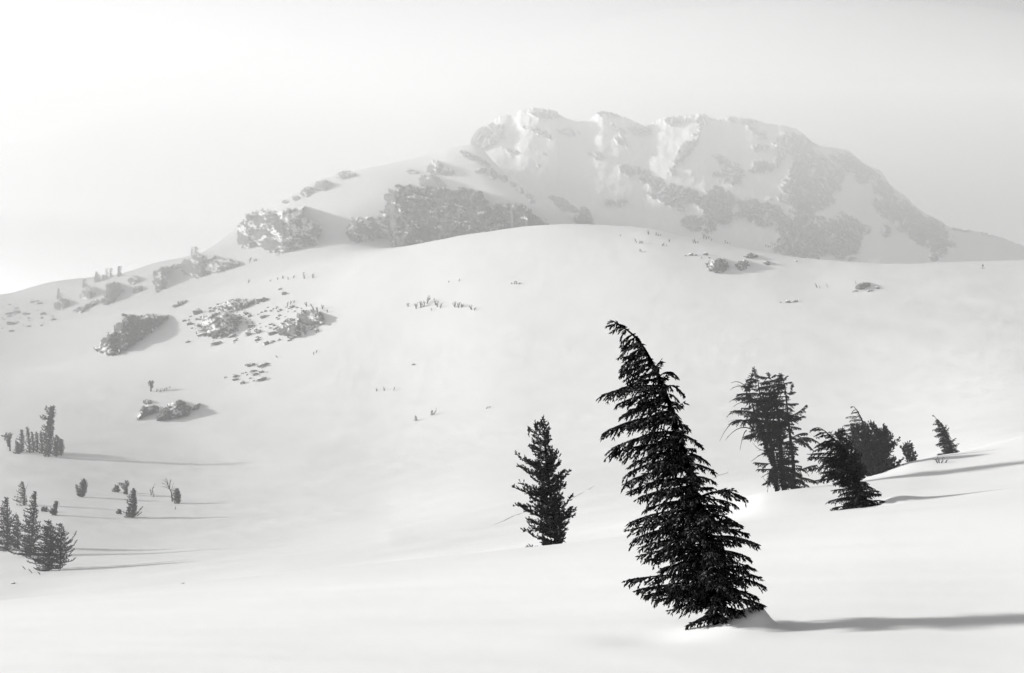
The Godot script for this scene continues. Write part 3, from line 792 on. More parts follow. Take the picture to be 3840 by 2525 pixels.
	tree({name = "hemlock_tree", label = "leaning hemlock with a bent tip in front of the wide bushy pine", kind = "hemlock", d = 61.0, seed = 28, s = 1.0, r = 0.12, split = true, n = 130, snow = 0.10, low = 0.85, least = 0.35, curl = 0.08, tilt = -0.1, wind = -0.15, full = 1.2,
		trunk = [3262, 1912, 3225, 1820, 3195, 1740, 3160, 1680, 3125, 1645, 3095, 1618, 3078, 1606],
		crown = [1625, 3085, 3105, 1650, 3080, 3130, 1680, 3065, 3165, 1700, 3060, 3185, 1740, 3052, 3205, 1780, 3060, 3225, 1810, 3080, 3255, 1840, 3120, 3285, 1860, 3135, 3290, 1880, 3125, 3300, 1900, 3140, 3295, 1910, 3160, 3260],
		boughs = [[3080, 1607, 3042, 1615, 0.15], [3090, 1615, 3055, 1612, 0.1], [3100, 1625, 3058, 1634, 0.15], [3112, 1635, 3070, 1640, 0.1], [3130, 1652, 3062, 1672, 0.08], [3140, 1660, 3064, 1688, 0.05], [3150, 1672, 3075, 1684, 0.1], [3175, 1710, 3045, 1702, 0.05], [3185, 1730, 3042, 1716, 0.05], [3190, 1750, 3050, 1760, 0.05], [3210, 1790, 3060, 1800, 0.03], [3240, 1870, 3116, 1880, 0.06], [3250, 1890, 3128, 1908, 0.03], [3255, 1900, 3145, 1914, 0.03], [3240, 1850, 3298, 1842, 0.1], [3245, 1865, 3302, 1855, 0.1], [3255, 1885, 3314, 1880, 0.1], [3258, 1895, 3300, 1892, 0.1], [3118, 1640, 3116, 1622, 0.0]]})
	tree({name = "bushy_pine", label = "short pine bush with upturned tips between the leaning hemlock and the bushy pine", d = 70.0, seed = 33, s = 1.2, r = 0.12, n = 110, kind = "pine", low = 0.9, least = 0.4, tilt = 0.5, full = 0.9, deep = 0.8, split = true,
		trunk = [3222, 1890, 3200, 1780, 3170, 1690, 3150, 1632],
		crown = [1620, 3142, 3158, 1640, 3130, 3175, 1670, 3140, 3200, 1710, 3150, 3222, 1750, 3160, 3235, 1800, 3190, 3250]})
	tree({name = "pine_sapling", label = "small slender pine in the hollow right of the bushy pine", d = 110.0, seed = 37, s = 1.4, r = 0.1, n = 60, kind = "pine", tilt = 0.8, full = 0.9, least = 0.5, low = 0.95,
		trunk = [3425, 1766, 3415, 1720, 3402, 1690, 3400, 1668],
		crown = [1666, 3396, 3408, 1682, 3376, 3418, 1700, 3380, 3424, 1720, 3388, 3432, 1740, 3402, 3438, 1762, 3420, 3430],
		boughs = [[3415, 1730, 3378, 1682], [3410, 1710, 3395, 1670], [3415, 1720, 3416, 1674]]})
	tree({name = "hemlock_tree", label = "small dark leaning hemlock alone at the far right, high on the swell", kind = "hemlock", d = 116.0, seed = 41, s = 1.2, r = 0.10, n = 150, split = true, low = 0.8, least = 0.45, curl = 0.05, tilt = -0.05, wind = -0.12, full = 0.9,
		trunk = [3578, 1712, 3560, 1660, 3545, 1620, 3525, 1585, 3512, 1572, 3504, 1560],
		crown = [1572, 3505, 3516, 1600, 3505, 3538, 1625, 3506, 3552, 1650, 3510, 3566, 1680, 3516, 3584, 1700, 3532, 3596, 1712, 3540, 3594],
		boughs = [[3508, 1565, 3500, 1558, 0.1], [3530, 1592, 3502, 1590, 0.05], [3540, 1610, 3502, 1612, 0.05], [3545, 1625, 3504, 1636, 0.05], [3555, 1660, 3510, 1666, 0.05], [3572, 1700, 3522, 1702, 0.0], [3540, 1615, 3550, 1595, 0.0], [3542, 1625, 3556, 1606, 0.0], [3555, 1660, 3580, 1645, 0.0], [3562, 1680, 3592, 1664, 0.0]]})

# ---------------------------------------------------------------- bare rock
func profile(px: float, from: float) -> Array:   # what a column of the snow shows: rows (falling) and their depths
	var c := clampi(int(round(col_index(px))), 0, PXS.size() - 1)
	var rows := PackedFloat32Array()
	var ds := PackedFloat32Array()
	var best := 1e9
	for r in NR:
		if DS[r] < from: continue
		var g := GROUND[c * NR + r]
		if g < best:
			best = g
			rows.append(g); ds.append(DS[r])
	return [rows, ds]

func depth_in(p: Array, py: float) -> float:
	var rows: PackedFloat32Array = p[0]
	var ds: PackedFloat32Array = p[1]
	if py >= rows[0]: return ds[0]
	var hi := rows.size() - 1
	if py <= rows[hi]: return ds[hi]
	var lo := 0
	while hi - lo > 1:
		var mid := (lo + hi) / 2
		if rows[mid] > py: lo = mid
		else: hi = mid
	return lerpf(ds[lo], ds[hi], (rows[lo] - py) / maxf(rows[lo] - rows[hi], 1e-5))

func edge_of(poly: PackedVector2Array, p: Vector2) -> float:   # distance inside the outline, negative outside
	var best := 1e9
	var n := poly.size()
	for i in n:
		var q := Geometry2D.get_closest_point_to_segment(p, poly[i], poly[(i + 1) % n])
		best = minf(best, p.distance_squared_to(q))
	best = sqrt(best)
	return best if Geometry2D.is_point_in_polygon(p, poly) else -best

func oval(e: Array) -> PackedVector2Array:
	var out := PackedVector2Array()
	var t := deg_to_rad(e[4]) if e.size() > 4 else 0.0
	for k in 14:
		var a := TAU * k / 14.0
		var q := Vector2(cos(a) * e[2], sin(a) * e[3]).rotated(t)
		out.append(Vector2(e[0], e[1]) + q)
	return out

# a crag that stands out of the snow inside an outline of photo pixels [x, y ...]; bulge and ledges in metres
func crag(label: String, outline: Array, o: Dictionary, group := "") -> void:
	var poly := PackedVector2Array()
	if outline.size() in [4, 5] and not o.get("poly", false): poly = oval(outline)
	else:
		for k in outline.size() / 2: poly.append(Vector2(outline[2 * k], outline[2 * k + 1]))
	var box := Rect2(poly[0], Vector2.ZERO)
	for q in poly: box = box.expand(q)
	var step: float = o.get("step", clampf(maxf(box.size.x, box.size.y) / 26.0, 1.2, 3.4))
	var rim := step * 2.6
	box = box.grow(rim)
	var sd: int = o.get("seed", int(box.position.x) + int(box.position.y))
	var nz := noise(sd, 1.0, 4)
	var cell := noise(sd + 1, 1.0, 2, FastNoiseLite.TYPE_CELLULAR)
	cell.cellular_return_type = FastNoiseLite.RETURN_CELL_VALUE
	var size := minf(box.size.x, box.size.y)
	var grain: float = o.get("grain", clampf(size * 0.22, 5.0, 24.0))      # width of a block in photo pixels
	var nc := int(box.size.x / step) + 1
	var nr := int(box.size.y / step) + 1
	var from: float = o.get("from", 60.0)
	var mid := depth_in(profile(box.get_center().x, from), box.get_center().y)
	var mpp := mid / F
	var bulge: float = o.get("bulge", size * 0.35 * mpp)
	var ledge: float = o.get("ledge", 0.62) * grain * mpp
	var dip: float = o.get("dip", -0.3)
	var inset: float = o.get("inset", size * 0.17)
	var v := PackedVector3Array()
	var w := PackedVector3Array()
	var keep := PackedByteArray()
	var px_of := PackedVector2Array()
	v.resize(nc * nr); w.resize(nc * nr); keep.resize(nc * nr); px_of.resize(nc * nr)
	var lean: float = o.get("lean", 0.4)          # how far the face lies back for each metre that it rises
	var steep: float = o.get("steep", 0.85)
	var edge := PackedFloat32Array()
	edge.resize(nc * nr)
	for c in nc:
		for r in nr:
			var p := Vector2(box.position.x + c * step, box.end.y - r * step)
			var e := edge_of(poly, p)
			e += (nz.get_noise_2d(p.x / grain * 0.9, p.y / grain * 0.9) * 0.55 + cell.get_noise_2d(p.x / grain * 0.8, p.y / grain * 0.8) * 0.22) * grain * o.get("ragged", 0.8)
			edge[c * nr + r] = e
			keep[c * nr + r] = 1 if e > -rim else 0
	var quads := PackedByteArray()
	quads.resize(nc * nr)
	for c in nc - 1:
		for r in nr - 1:
			var k := c * nr + r
			quads[k] = 1 if keep[k] and keep[k + 1] and keep[k + nr] and keep[k + nr + 1] else 0
	largest(quads, nc, nr)
	keep.fill(0)
	for c in nc - 1:
		for r in nr - 1:
			var k := c * nr + r
			if quads[k]:
				keep[k] = 1; keep[k + 1] = 1; keep[k + nr] = 1; keep[k + nr + 1] = 1
	var foot_y := PackedFloat32Array()
	for c in nc:
		var fy := -1.0
		for r in nr:
			if keep[c * nr + r] and edge[c * nr + r] > 0.0:
				fy = box.end.y - r * step
				break
		foot_y.append(fy)
	var smooth_y := PackedFloat32Array()
	for c in nc:
		var sum := 0.0
		var cnt := 0
		for j in range(maxi(0, c - 6), mini(nc, c + 7)):
			if foot_y[j] > 0: sum += foot_y[j]; cnt += 1
		smooth_y.append(sum / cnt if cnt else box.get_center().y)
	for c in nc:
		var px := box.position.x + c * step
		var ci := col_index(px)
		var c0 := mini(int(ci), PXS.size() - 2)
		var pa := profile(PXS[c0], from)
		var pb := profile(PXS[c0 + 1], from)
		var fx := ci - c0
		var fd := lerpf(depth_in(pa, smooth_y[c]), depth_in(pb, smooth_y[c]), fx)
		for r in nr:
			var py := box.end.y - r * step
			var k := c * nr + r
			var e := edge[k]
			var d := lerpf(depth_in(pa, py), depth_in(pb, py), fx)
			var f := sqrt(clampf(e / inset, 0.0, 1.0)) if e > 0.0 else 0.0
			var ph: float = (py * 1.0 + dip * (px - box.position.x)) / (grain * 0.75) + 1.3 * nz.get_noise_2d(px / grain * 0.22 + 40.0, py / grain * 0.22)
			var fr: float = ph - floor(ph)
			var st: float = ledge * (fr - 0.5) * (0.5 + 0.8 * absf(nz.get_noise_2d(px / grain * 0.35 + 11.0, ph * 0.6)))
			var big: float = cell.get_noise_2d(px / grain * 0.24 + 90.0, ph * 0.26)
			var out: float = bulge * f + (st + ledge * 1.7 * big + ledge * 0.9 * cell.get_noise_2d(px / grain * 0.55, ph * 0.62) + ledge * 0.7 * nz.get_noise_2d(px / grain * 0.8, py / grain * 0.8)) * minf(f * 1.6, 1.0)
			px_of[k] = Vector2(px, py)
			var face := d
			if e > 0.0: face = minf(d, lerpf(d, fd + maxf(smooth_y[c] - py, -4.0 * step) * mpp * lean, steep)) - out
			else: face = d + 0.10 * bulge * minf(-e / step, 2.5) + 0.1
			v[k] = at(px, py, face)
			w[k] = at(px, py, maxf(d, face) + maxf(out * 0.4, 0.0) + 0.3)
	# bare where it is steep, white where snow can lie or was plastered on by the wind
	var m := grid_mesh(v, nc, nr, PackedColorArray(), false, keep)
	var arr := m.surface_get_arrays(0) if m.get_surface_count() else []
	if arr.is_empty(): return
	var nv: PackedVector3Array = arr[Mesh.ARRAY_NORMAL]
	var col := PackedColorArray()
	col.resize(v.size())
	var white: float = o.get("white", 0.5)
	for k in v.size():
		var p := px_of[k]
		var fine := nz.get_noise_2d(p.x / grain * 1.5 + 70.0, p.y / grain * 2.1)
		var block := cell.get_noise_2d(p.x / grain * 0.55, p.y / grain * 0.8)
		var wide := nz.get_noise_2d(p.x / grain * 0.32 + 20.0, p.y / grain * 0.45 - p.x / grain * 0.1)
		var snowy := smoothstep(0.06, 0.2, nv[k].y - 0.93 + 0.55 * white + 0.2 * fine + 0.5 * wide)
		snowy = maxf(snowy, smoothstep(0.0, 0.12, wide * 0.8 + 0.55 * fine - 0.5 + 0.55 * white))
		var a := lerpf(clampf(0.085 + 0.05 * fine + 0.03 * block, 0.03, 0.2), 0.70, snowy)
		col[k] = Color(a, a, a)
	var root := thing("rock_outcrop", label, "rock", Vector3.ZERO, group)
	var mesh := compact(v, nv, arr[Mesh.ARRAY_INDEX], col)
	var arr2 := grid_mesh(w, nc, nr, col, true, keep).surface_get_arrays(0)
	var back := compact(w, arr2[Mesh.ARRAY_NORMAL], arr2[Mesh.ARRAY_INDEX], col)
	put("face", mesh, M.rock, root)
	put("back", back, M.rock, root)

func compact(v: PackedVector3Array, n: PackedVector3Array, ix: PackedInt32Array, c: PackedColorArray) -> ArrayMesh:   # drops the points that no face uses
	var to := PackedInt32Array()
	to.resize(v.size())
	to.fill(-1)
	var v2 := PackedVector3Array()
	var n2 := PackedVector3Array()
	var c2 := PackedColorArray()
	var i2 := PackedInt32Array()
	for k in ix:
		if to[k] < 0:
			to[k] = v2.size()
			v2.append(v[k]); n2.append(n[k]); c2.append(c[k])
		i2.append(to[k])
	return array_mesh(v2, n2, i2, c2)

func largest(keep: PackedByteArray, nc: int, nr: int) -> void:      # leaves only the largest connected patch
	var mark := PackedInt32Array()
	mark.resize(keep.size())
	var best := 0
	var best_n := 0
	var id := 0
	for s0 in keep.size():
		if keep[s0] == 0 or mark[s0]: continue
		id += 1
		var stack := PackedInt32Array([s0])
		mark[s0] = id
		var n := 0
		while stack.size():
			var k := stack[stack.size() - 1]
			stack.resize(stack.size() - 1)
			n += 1
			var c := k / nr
			var r := k % nr
			for q in [k - nr if c > 0 else -1, k + nr if c < nc - 1 else -1, k - 1 if r > 0 else -1, k + 1 if r < nr - 1 else -1]:
				if q >= 0 and keep[q] and mark[q] == 0:
					mark[q] = id
					stack.append(q)
		if n > best_n: best_n = n; best = id
	for k in keep.size():
		if mark[k] != best: keep[k] = 0

# angular stones, each a faceted block with snow on its top
var STONES := []
func make_stones() -> void:
	for k in 7:
		var g := RandomNumberGenerator.new()
		g.seed = 100 + k
		var pts := []
		for lat in 4:
			for lon in 7:
				var th := PI * (lat + 0.5) / 4.0
				var ph := TAU * (lon + 0.5 * (lat % 2) + g.randf_range(-0.25, 0.25)) / 7.0
				var r := g.randf_range(0.72, 1.12)
				var p := Vector3(sin(th) * cos(ph), cos(th), sin(th) * sin(ph)) * r
				p.y = clampf(p.y, -0.9, g.randf_range(0.55, 0.8))
				pts.append(p)
		var v := PackedVector3Array()
		var n := PackedVector3Array()
		var c := PackedColorArray()
		var ix := PackedInt32Array()
		var tris := []
		for lat in 3:
			for lon in 7:
				var a: Vector3 = pts[lat * 7 + lon]
				var b: Vector3 = pts[lat * 7 + (lon + 1) % 7]
				var d: Vector3 = pts[(lat + 1) * 7 + lon]
				var e: Vector3 = pts[(lat + 1) * 7 + (lon + 1) % 7]
				tris.append([a, b, d]); tris.append([b, e, d])
		for lon in 7:
			tris.append([Vector3(0, 0.75, 0), pts[(lon + 1) % 7], pts[lon]])
		for t in tris:
			var fn: Vector3 = (t[1] - t[0]).cross(t[2] - t[0]).normalized()
			if fn.dot(t[0] + t[1] + t[2]) < 0:
				fn = -fn
				t = [t[0], t[2], t[1]]
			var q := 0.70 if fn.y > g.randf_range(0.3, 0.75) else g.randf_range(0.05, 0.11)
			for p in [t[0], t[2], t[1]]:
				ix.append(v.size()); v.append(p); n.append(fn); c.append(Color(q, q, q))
		STONES.append(array_mesh(v, n, ix, c))

func stone(parent: Node3D, e: Array, g: RandomNumberGenerator, from := 60.0) -> void:   # e: centre, radii, turn in photo pixels
	var d := depth_in(profile(e[0], from), e[1])
	var s := d / F
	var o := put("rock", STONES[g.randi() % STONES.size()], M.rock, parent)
	var b := Basis(Vector3(0, 0, 1), -deg_to_rad(e[4] if e.size() > 4 else g.randf_range(-25, 10))) * Basis.from_scale(Vector3(e[2] * s * 1.0, e[3] * s * 1.6, e[2] * s * 0.9)) * Basis(Vector3.UP, g.randf() * TAU)
	o.transform = Transform3D(b, at(e[0], e[1], d - 0.25 * e[2] * s) - parent.position)

func stones(label: String, list: Array, extra := 0, area := [], group := "", from := 60.0, span := [3.0, 9.0]) -> void:
	var g := RandomNumberGenerator.new()
	g.seed = int(list[0][0]) + int(list[0][1])
	var d := depth_in(profile(list[0][0], from), list[0][1])
	var root := thing("rock_field", label, "rocks", at(list[0][0], list[0][1], d), group)
	for e in list: stone(root, e, g, from)
	if extra:
		var poly := PackedVector2Array()
		for k in area.size() / 2: poly.append(Vector2(area[2 * k], area[2 * k + 1]))
		var box := Rect2(poly[0], Vector2.ZERO)
		for q in poly: box = box.expand(q)
		var left := extra
		var tries := 0
		while left > 0 and tries < extra * 20:
			tries += 1
			var p := box.position + Vector2(g.randf(), g.randf()) * box.size
			if not Geometry2D.is_point_in_polygon(p, poly): continue
			if tn.get_noise_2d(p.x * 0.02, p.y * 0.03) < -0.12: continue
			left -= 1
			var r := lerpf(span[0], span[1], pow(g.randf(), 2.2))
			stone(root, [p.x, p.y, r * g.randf_range(0.9, 1.7), r * g.randf_range(0.5, 0.85), g.randf_range(-35, 5)], g, from)

func build_rocks() -> void:
	make_stones()
	# the ridge on the left and its cliffs
	crag("broad broken cliff on the ridge, left of the tall dark cliff wall", [888, 903, 894, 853, 938, 806, 983, 790, 1020, 796, 1071, 784, 1112, 790, 1140, 777, 1143, 809, 1180, 832, 1203, 853, 1192, 880, 1197, 916, 1115, 935, 1039, 954, 985, 930, 957, 922, 913, 935], {white = 0.55, from = 540.0, bulge = 14.0})
	crag("tall dark cliff wall in the middle, below the ridge", [1478, 938, 1462, 905, 1478, 880, 1448, 850, 1462, 815, 1424, 788, 1450, 770, 1442, 740, 1465, 711, 1530, 696, 1590, 706, 1682, 717, 1745, 714, 1808, 730, 1833, 771, 1852, 815, 1930, 850, 1980, 858, 1959, 880, 1745, 915, 1569, 955, 1487, 955], {white = 0.08, ledge = 0.9, ragged = 1.5, from = 600.0, bulge = 15.0, grain = 26.0, dip = -0.25, inset = 46.0})
	crag("layered snowy rock steps at the left end of the cliff wall", [1304, 891, 1308, 845, 1323, 818, 1367, 815, 1410, 822, 1440, 800, 1480, 830, 1490, 870, 1470, 900, 1443, 891, 1390, 900, 1336, 910], {white = 0.6, from = 600.0, bulge = 8.0, dip = -0.1})
	crag("lower right shoulder of the cliff wall with a notched top", [1850, 870, 1852, 799, 1865, 765, 1896, 758, 1947, 765, 1991, 790, 2016, 815, 2073, 843, 2040, 858, 1959, 872], {white = 0.12, from = 600.0, bulge = 14.0})
	crag("rounded rock knob sitting on top of the cliff wall", [1572, 692, 1574, 670, 1590, 658, 1625, 660, 1657, 676, 1673, 702, 1660, 716, 1600, 708], {white = 0.12, from = 600.0, bulge = 7.0})
	crag("triangular boulder alone at the right foot of the snowy ridge", [2158, 842, 2163, 808, 2183, 780, 2205, 785, 2218, 812, 2226, 840], {white = 0.12, from = 600.0, poly = true, bulge = 5.0})
	crag("pointed rock on the ridge above the round knob", [1598, 642, 1618, 605, 1640, 605, 1665, 625, 1700, 635, 1712, 652, 1690, 660, 1640, 655], {white = 0.45, from = 600.0, bulge = 5.0})
	var chain := ["snowy crest of rock where the ridge meets the peak", "rocks a little below the crest of the right hand spur", "dark rock band across the top of the right hand spur", "short rock rib left of the spur with snow behind it", "steep rock rib in the middle of the spur", "blocky rock low on the upper spur", "small rock below the blocky rock of the spur", "rock step halfway down the spur", "small rock step lower down the spur", "lone rock left of the lower spur", "flat rock at the start of the lower spur", "largest rock of the lower spur", "last rock of the lower spur above the boulder"]
	var cl := [[1745, 575, 22, 7, 20], [1772, 592, 40, 10, 20], [1810, 608, 32, 11, 30], [1805, 640, 24, 11, -10], [1845, 652, 26, 18, 50], [1888, 668, 20, 13, 40], [1925, 692, 13, 8, 30], [1952, 715, 17, 10, 40], [1985, 737, 16, 9, 30], [1995, 757, 12, 9, 0], [2075, 745, 20, 8, 30], [2112, 767, 34, 18, 30], [2146, 784, 24, 10, 20]]
	for k in cl.size(): crag(chain[k], cl[k], {white = 0.3, from = 600.0})
	var crest := ["lowest small rock on the skyline of the left ridge", "second rock up the skyline of the left ridge", "squat rock halfway up the skyline of the left ridge", "broad rock on the skyline of the left ridge", "topmost flat rock on the skyline of the left ridge"]
	cl = [[1068, 757, 12, 8, 0], [1108, 744, 14, 9, 0], [1152, 720, 26, 17, -20], [1212, 697, 34, 20, -5], [1297, 660, 36, 13, -8]]
	for k in cl.size(): crag(crest[k], cl[k], {white = 0.35, from = 600.0})
	crag("thin snowy rock strip left of the pointed rock", [1548, 645, 26, 8, 5], {white = 0.5, from = 600.0})
	# lower down the left ridge, in the thickest drift
	crag("snow streaked outcrop on the lower ridge under two small firs", [688, 1030, 690, 972, 742, 953, 793, 962, 850, 972, 903, 982, 885, 1005, 851, 1016, 765, 1039, 724, 1045, 700, 1036], {white = 0.5, bulge = 6.0})
	crag("upright ragged outcrop on the lower ridge, right of two round rocks", [577, 1092, 575, 1030, 590, 1008, 640, 996, 690, 990, 655, 1008, 618, 1022, 620, 1048, 645, 1056, 625, 1075, 590, 1096], {white = 0.4, bulge = 5.0})
	crag("upper of two round rocks in the drift on the lower ridge", [500, 1052, 24, 17, -20], {white = 0.5})
	crag("lower of two round rocks in the drift on the lower ridge", [514, 1087, 20, 12, -25], {white = 0.3})
	crag("dark blunt outcrop below the row of firs on the ridge", [386, 1140, 396, 1100, 400, 1063, 440, 1060, 462, 1088, 440, 1110, 424, 1130, 398, 1147], {white = 0.1, bulge = 5.0})
	crag("long low rock band trailing left from the blunt outcrop", [338, 1145, 62, 9, -20], {white = 0.4})
	crag("faint rock face left of the blunt outcrop, veiled by drift", [330, 1100, 34, 22, -30], {white = 0.75})
	crag("small rock at the left end of the long low band", [300, 1164, 17, 13, -10], {white = 0.4})
	crag("pale rock in the drift under a lone fir near the left edge", [232, 1142, 30, 20, -20], {white = 0.4})
	stones("faint scattered rocks in the drift at the left edge", [[30, 1180, 16, 8], [60, 1175, 22, 9], [100, 1180, 16, 7], [45, 1215, 26, 8], [160, 1180, 10, 10], [200, 1200, 14, 7], [120, 1135, 14, 7], [150, 1140, 14, 7]], 40, [0, 1150, 120, 1120, 200, 1150, 200, 1210, 60, 1250, 0, 1250], "", 60.0, [3.0, 10.0])
	crag("dark three-cornered crag on the left slope", [430, 1318, 425, 1262, 432, 1225, 458, 1205, 462, 1177, 500, 1179, 524, 1188, 540, 1181, 586, 1186, 631, 1184, 624, 1199, 580, 1235, 532, 1266, 480, 1305, 441, 1323], {white = 0.2, bulge = 6.0, dip = 0.7, inset = 12.0, ledge = 1.1, ragged = 1.2, grain = 19.0})
	crag("snow covered steps running down left from the three-cornered crag", [354, 1320, 371, 1290, 400, 1262, 428, 1236, 440, 1255, 436, 1300, 432, 1328, 398, 1335, 371, 1333], {white = 0.5, bulge = 3.5, dip = 0.6, ledge = 0.9, ragged = 1.3})
	crag("slim slanting rock above the three-cornered crag", [672, 1140, 28, 8, -25], {white = 0.4})
	stones("wide field of broken rocks half buried in the left slope", [[742, 1176, 22, 17], [709, 1218, 11, 11], [690, 1205, 9, 8], [782, 1203, 26, 14], [775, 1246, 42, 13, -8], [806, 1246, 14, 9], [828, 1155, 16, 10], [874, 1136, 17, 9], [834, 1209, 14, 9], [855, 1198, 16, 11], [860, 1225, 14, 9], [895, 1195, 18, 10], [922, 1179, 16, 9], [936, 1186, 10, 8], [922, 1214, 13, 10], [941, 1225, 16, 10], [930, 1257, 16, 17], [871, 1262, 18, 7, -25], [812, 1289, 24, 7, -15], [998, 1289, 16, 10], [1085, 1212, 16, 14], [1095, 1232, 30, 14, 10], [1130, 1252, 18, 11], [1060, 1236, 24, 9, -15], [1080, 1250, 26, 9, -20], [1022, 1252, 20, 9], [1145, 1182, 20, 9], [1137, 1200, 26, 8, 10], [1189, 1209, 28, 20], [1188, 1244, 10, 10], [1084, 1279, 9, 6], [1046, 1276, 8, 5], [704, 1284, 12, 6, -15], [965, 1275, 12, 7, -30], [960, 1240, 10, 8], [985, 1190, 14, 7], [985, 1125, 30, 6, -8]], 210, [690, 1205, 735, 1155, 850, 1124, 984, 1112, 1043, 1150, 1146, 1150, 1190, 1180, 1200, 1240, 1086, 1275, 990, 1290, 791, 1300, 800, 1262, 737, 1257])
	crag("craggy snow dusted bedrock at the left end of the field of broken rocks", [735, 1255, 760, 1190, 800, 1180, 850, 1175, 890, 1190, 885, 1225, 850, 1262, 790, 1262], {white = 0.62, bulge = 2.5, dip = 0.5, ragged = 1.5})
	crag("craggy bedrock low at the right end of the field of broken rocks", [1030, 1250, 1050, 1225, 1080, 1200, 1120, 1215, 1146, 1240, 1140, 1262, 1090, 1265], {white = 0.45, bulge = 2.5, dip = 0.4, ragged = 1.5})
	crag("dark ledges at the upper right corner of the field of broken rocks", [1110, 1205, 1120, 1170, 1160, 1165, 1200, 1180, 1220, 1210, 1190, 1225, 1150, 1218], {white = 0.42, bulge = 2.5, dip = -0.2, ragged = 1.5})
	crag("broken snowy ledges along the top of the field of broken rocks", [810, 1165, 840, 1135, 900, 1122, 950, 1130, 940, 1150, 880, 1170], {white = 0.62, bulge = 2.0, dip = 0.4, ragged = 1.5})
	stones("small cluster of slabs below the field of broken rocks", [[936, 1373, 11, 9], [984, 1373, 22, 9, -10], [955, 1405, 17, 6, -5], [981, 1397, 11, 7], [882, 1425, 14, 7], [910, 1438, 13, 9], [981, 1425, 22, 9, -15], [844, 1417, 7, 4], [885, 1410, 14, 5], [938, 1420, 6, 4], [1000, 1364, 16, 4, 5], [950, 1392, 18, 4, -12]], 14, [850, 1400, 940, 1360, 1010, 1360, 1000, 1430, 900, 1440])
	stones("single small rock above the field of broken rocks", [[1066, 1102, 12, 8, -10], [1050, 1085, 10, 4, -10]])
	crag("left one of a pair of dark boulders at the foot of the left slope", [509, 1576, 520, 1550, 537, 1525, 560, 1520, 598, 1527, 590, 1545, 542, 1561, 521, 1577], {white = 0.25, bulge = 4.0, dip = 0.8})
	crag("small snow capped stone lying on the left boulder", [552, 1508, 18, 9, 0], {white = 0.35})
	crag("right one of a pair of dark boulders, striped with snow", [587, 1579, 600, 1547, 630, 1520, 654, 1504, 670, 1495, 688, 1510, 712, 1527, 706, 1552, 665, 1568], {white = 0.25, bulge = 5.0, dip = 0.8})
	crag("little wedge of rock right of the two dark boulders", [717, 1539, 732, 1520, 748, 1513, 745, 1534], {white = 0.15, poly = true, bulge = 2.0})
	# the knoll on the right
	crag("largest dark rock on the knoll in front of the peak", [2650, 1004, 2653, 980, 2680, 970, 2708, 974, 2733, 982, 2731, 1004, 2708, 1024, 2678, 1021], {white = 0.30, bulge = 2.6, ragged = 1.5})
	crag("second dark rock on the knoll, with snow at its left", [2760, 1001, 2774, 976, 2804, 980, 2820, 997, 2778, 1014], {white = 0.3, bulge = 2.2, poly = true, ragged = 1.5})
	crag("low dark rock behind the two dark rocks of the knoll", [2788, 963, 2815, 948, 2843, 962, 2830, 969, 2800, 968], {white = 0.1, bulge = 3.0, poly = true})
	crag("thin rock at the right end of the knoll", [2876, 987, 15, 8, 15], {white = 0.3})
	stones("small stones at the left end of the knoll", [[2590, 957, 12, 7], [2646, 956, 13, 8], [2610, 958, 7, 4], [2630, 968, 5, 4], [2570, 960, 6, 4], [2660, 968, 6, 5], [2984, 982, 10, 4]])
	stones("three dark stones in a row on the open right slope", [[2956, 1134, 13, 8, -5], [2983, 1131, 12, 7, -10], [2927, 1135, 5, 4]])
	crag("dark jagged rock ledge high on the right slope", [3236, 1072, 30, 11, -16], {white = 0.05, bulge = 2.5})
	stones("loose stones below the jagged ledge on the right slope", [[3211, 1092, 8, 4], [3200, 1095, 5, 4], [3257, 1093, 9, 4], [3288, 1082, 12, 6], [3270, 1090, 6, 4]])
	crag("pale pile of rock out on the flat left of the skier", [3502, 968, 17, 11, 10], {white = 0.45})
	stones("single dark stone on the brow of the near slope", [[684, 2190, 7, 3, 0], [688, 2188, 3, 4, 0]], 0, [], "", 10.0)
	stones("single small stone on the slope above the middle of the valley", [[1550, 1368, 9, 4, 0]])
	stones("dark pebble low on the left bank", [[48, 2190, 9, 4, 0], [52, 2188, 4, 4]], 0, [], "", 10.0)

# ---------------------------------------------------------------- the far bank: stunted pines, saplings and twigs in the drift
const SHAPES := {
	column = [0.02, 0.2, 0.55, 0.75, 0.95, 1.0, 0.75],
	spire = [0.02, 0.2, 0.45, 0.65, 0.85, 1.0, 0.8],
	bush = [0.1, 0.5, 0.85, 1.0, 0.95, 0.8, 0.6],
	flag = [0.5, 1.0, 0.9, 0.45, 0.15, 0.1, 0.1],
	low = [0.1, 0.25, 0.5, 0.8, 1.0, 1.0, 0.8],
}

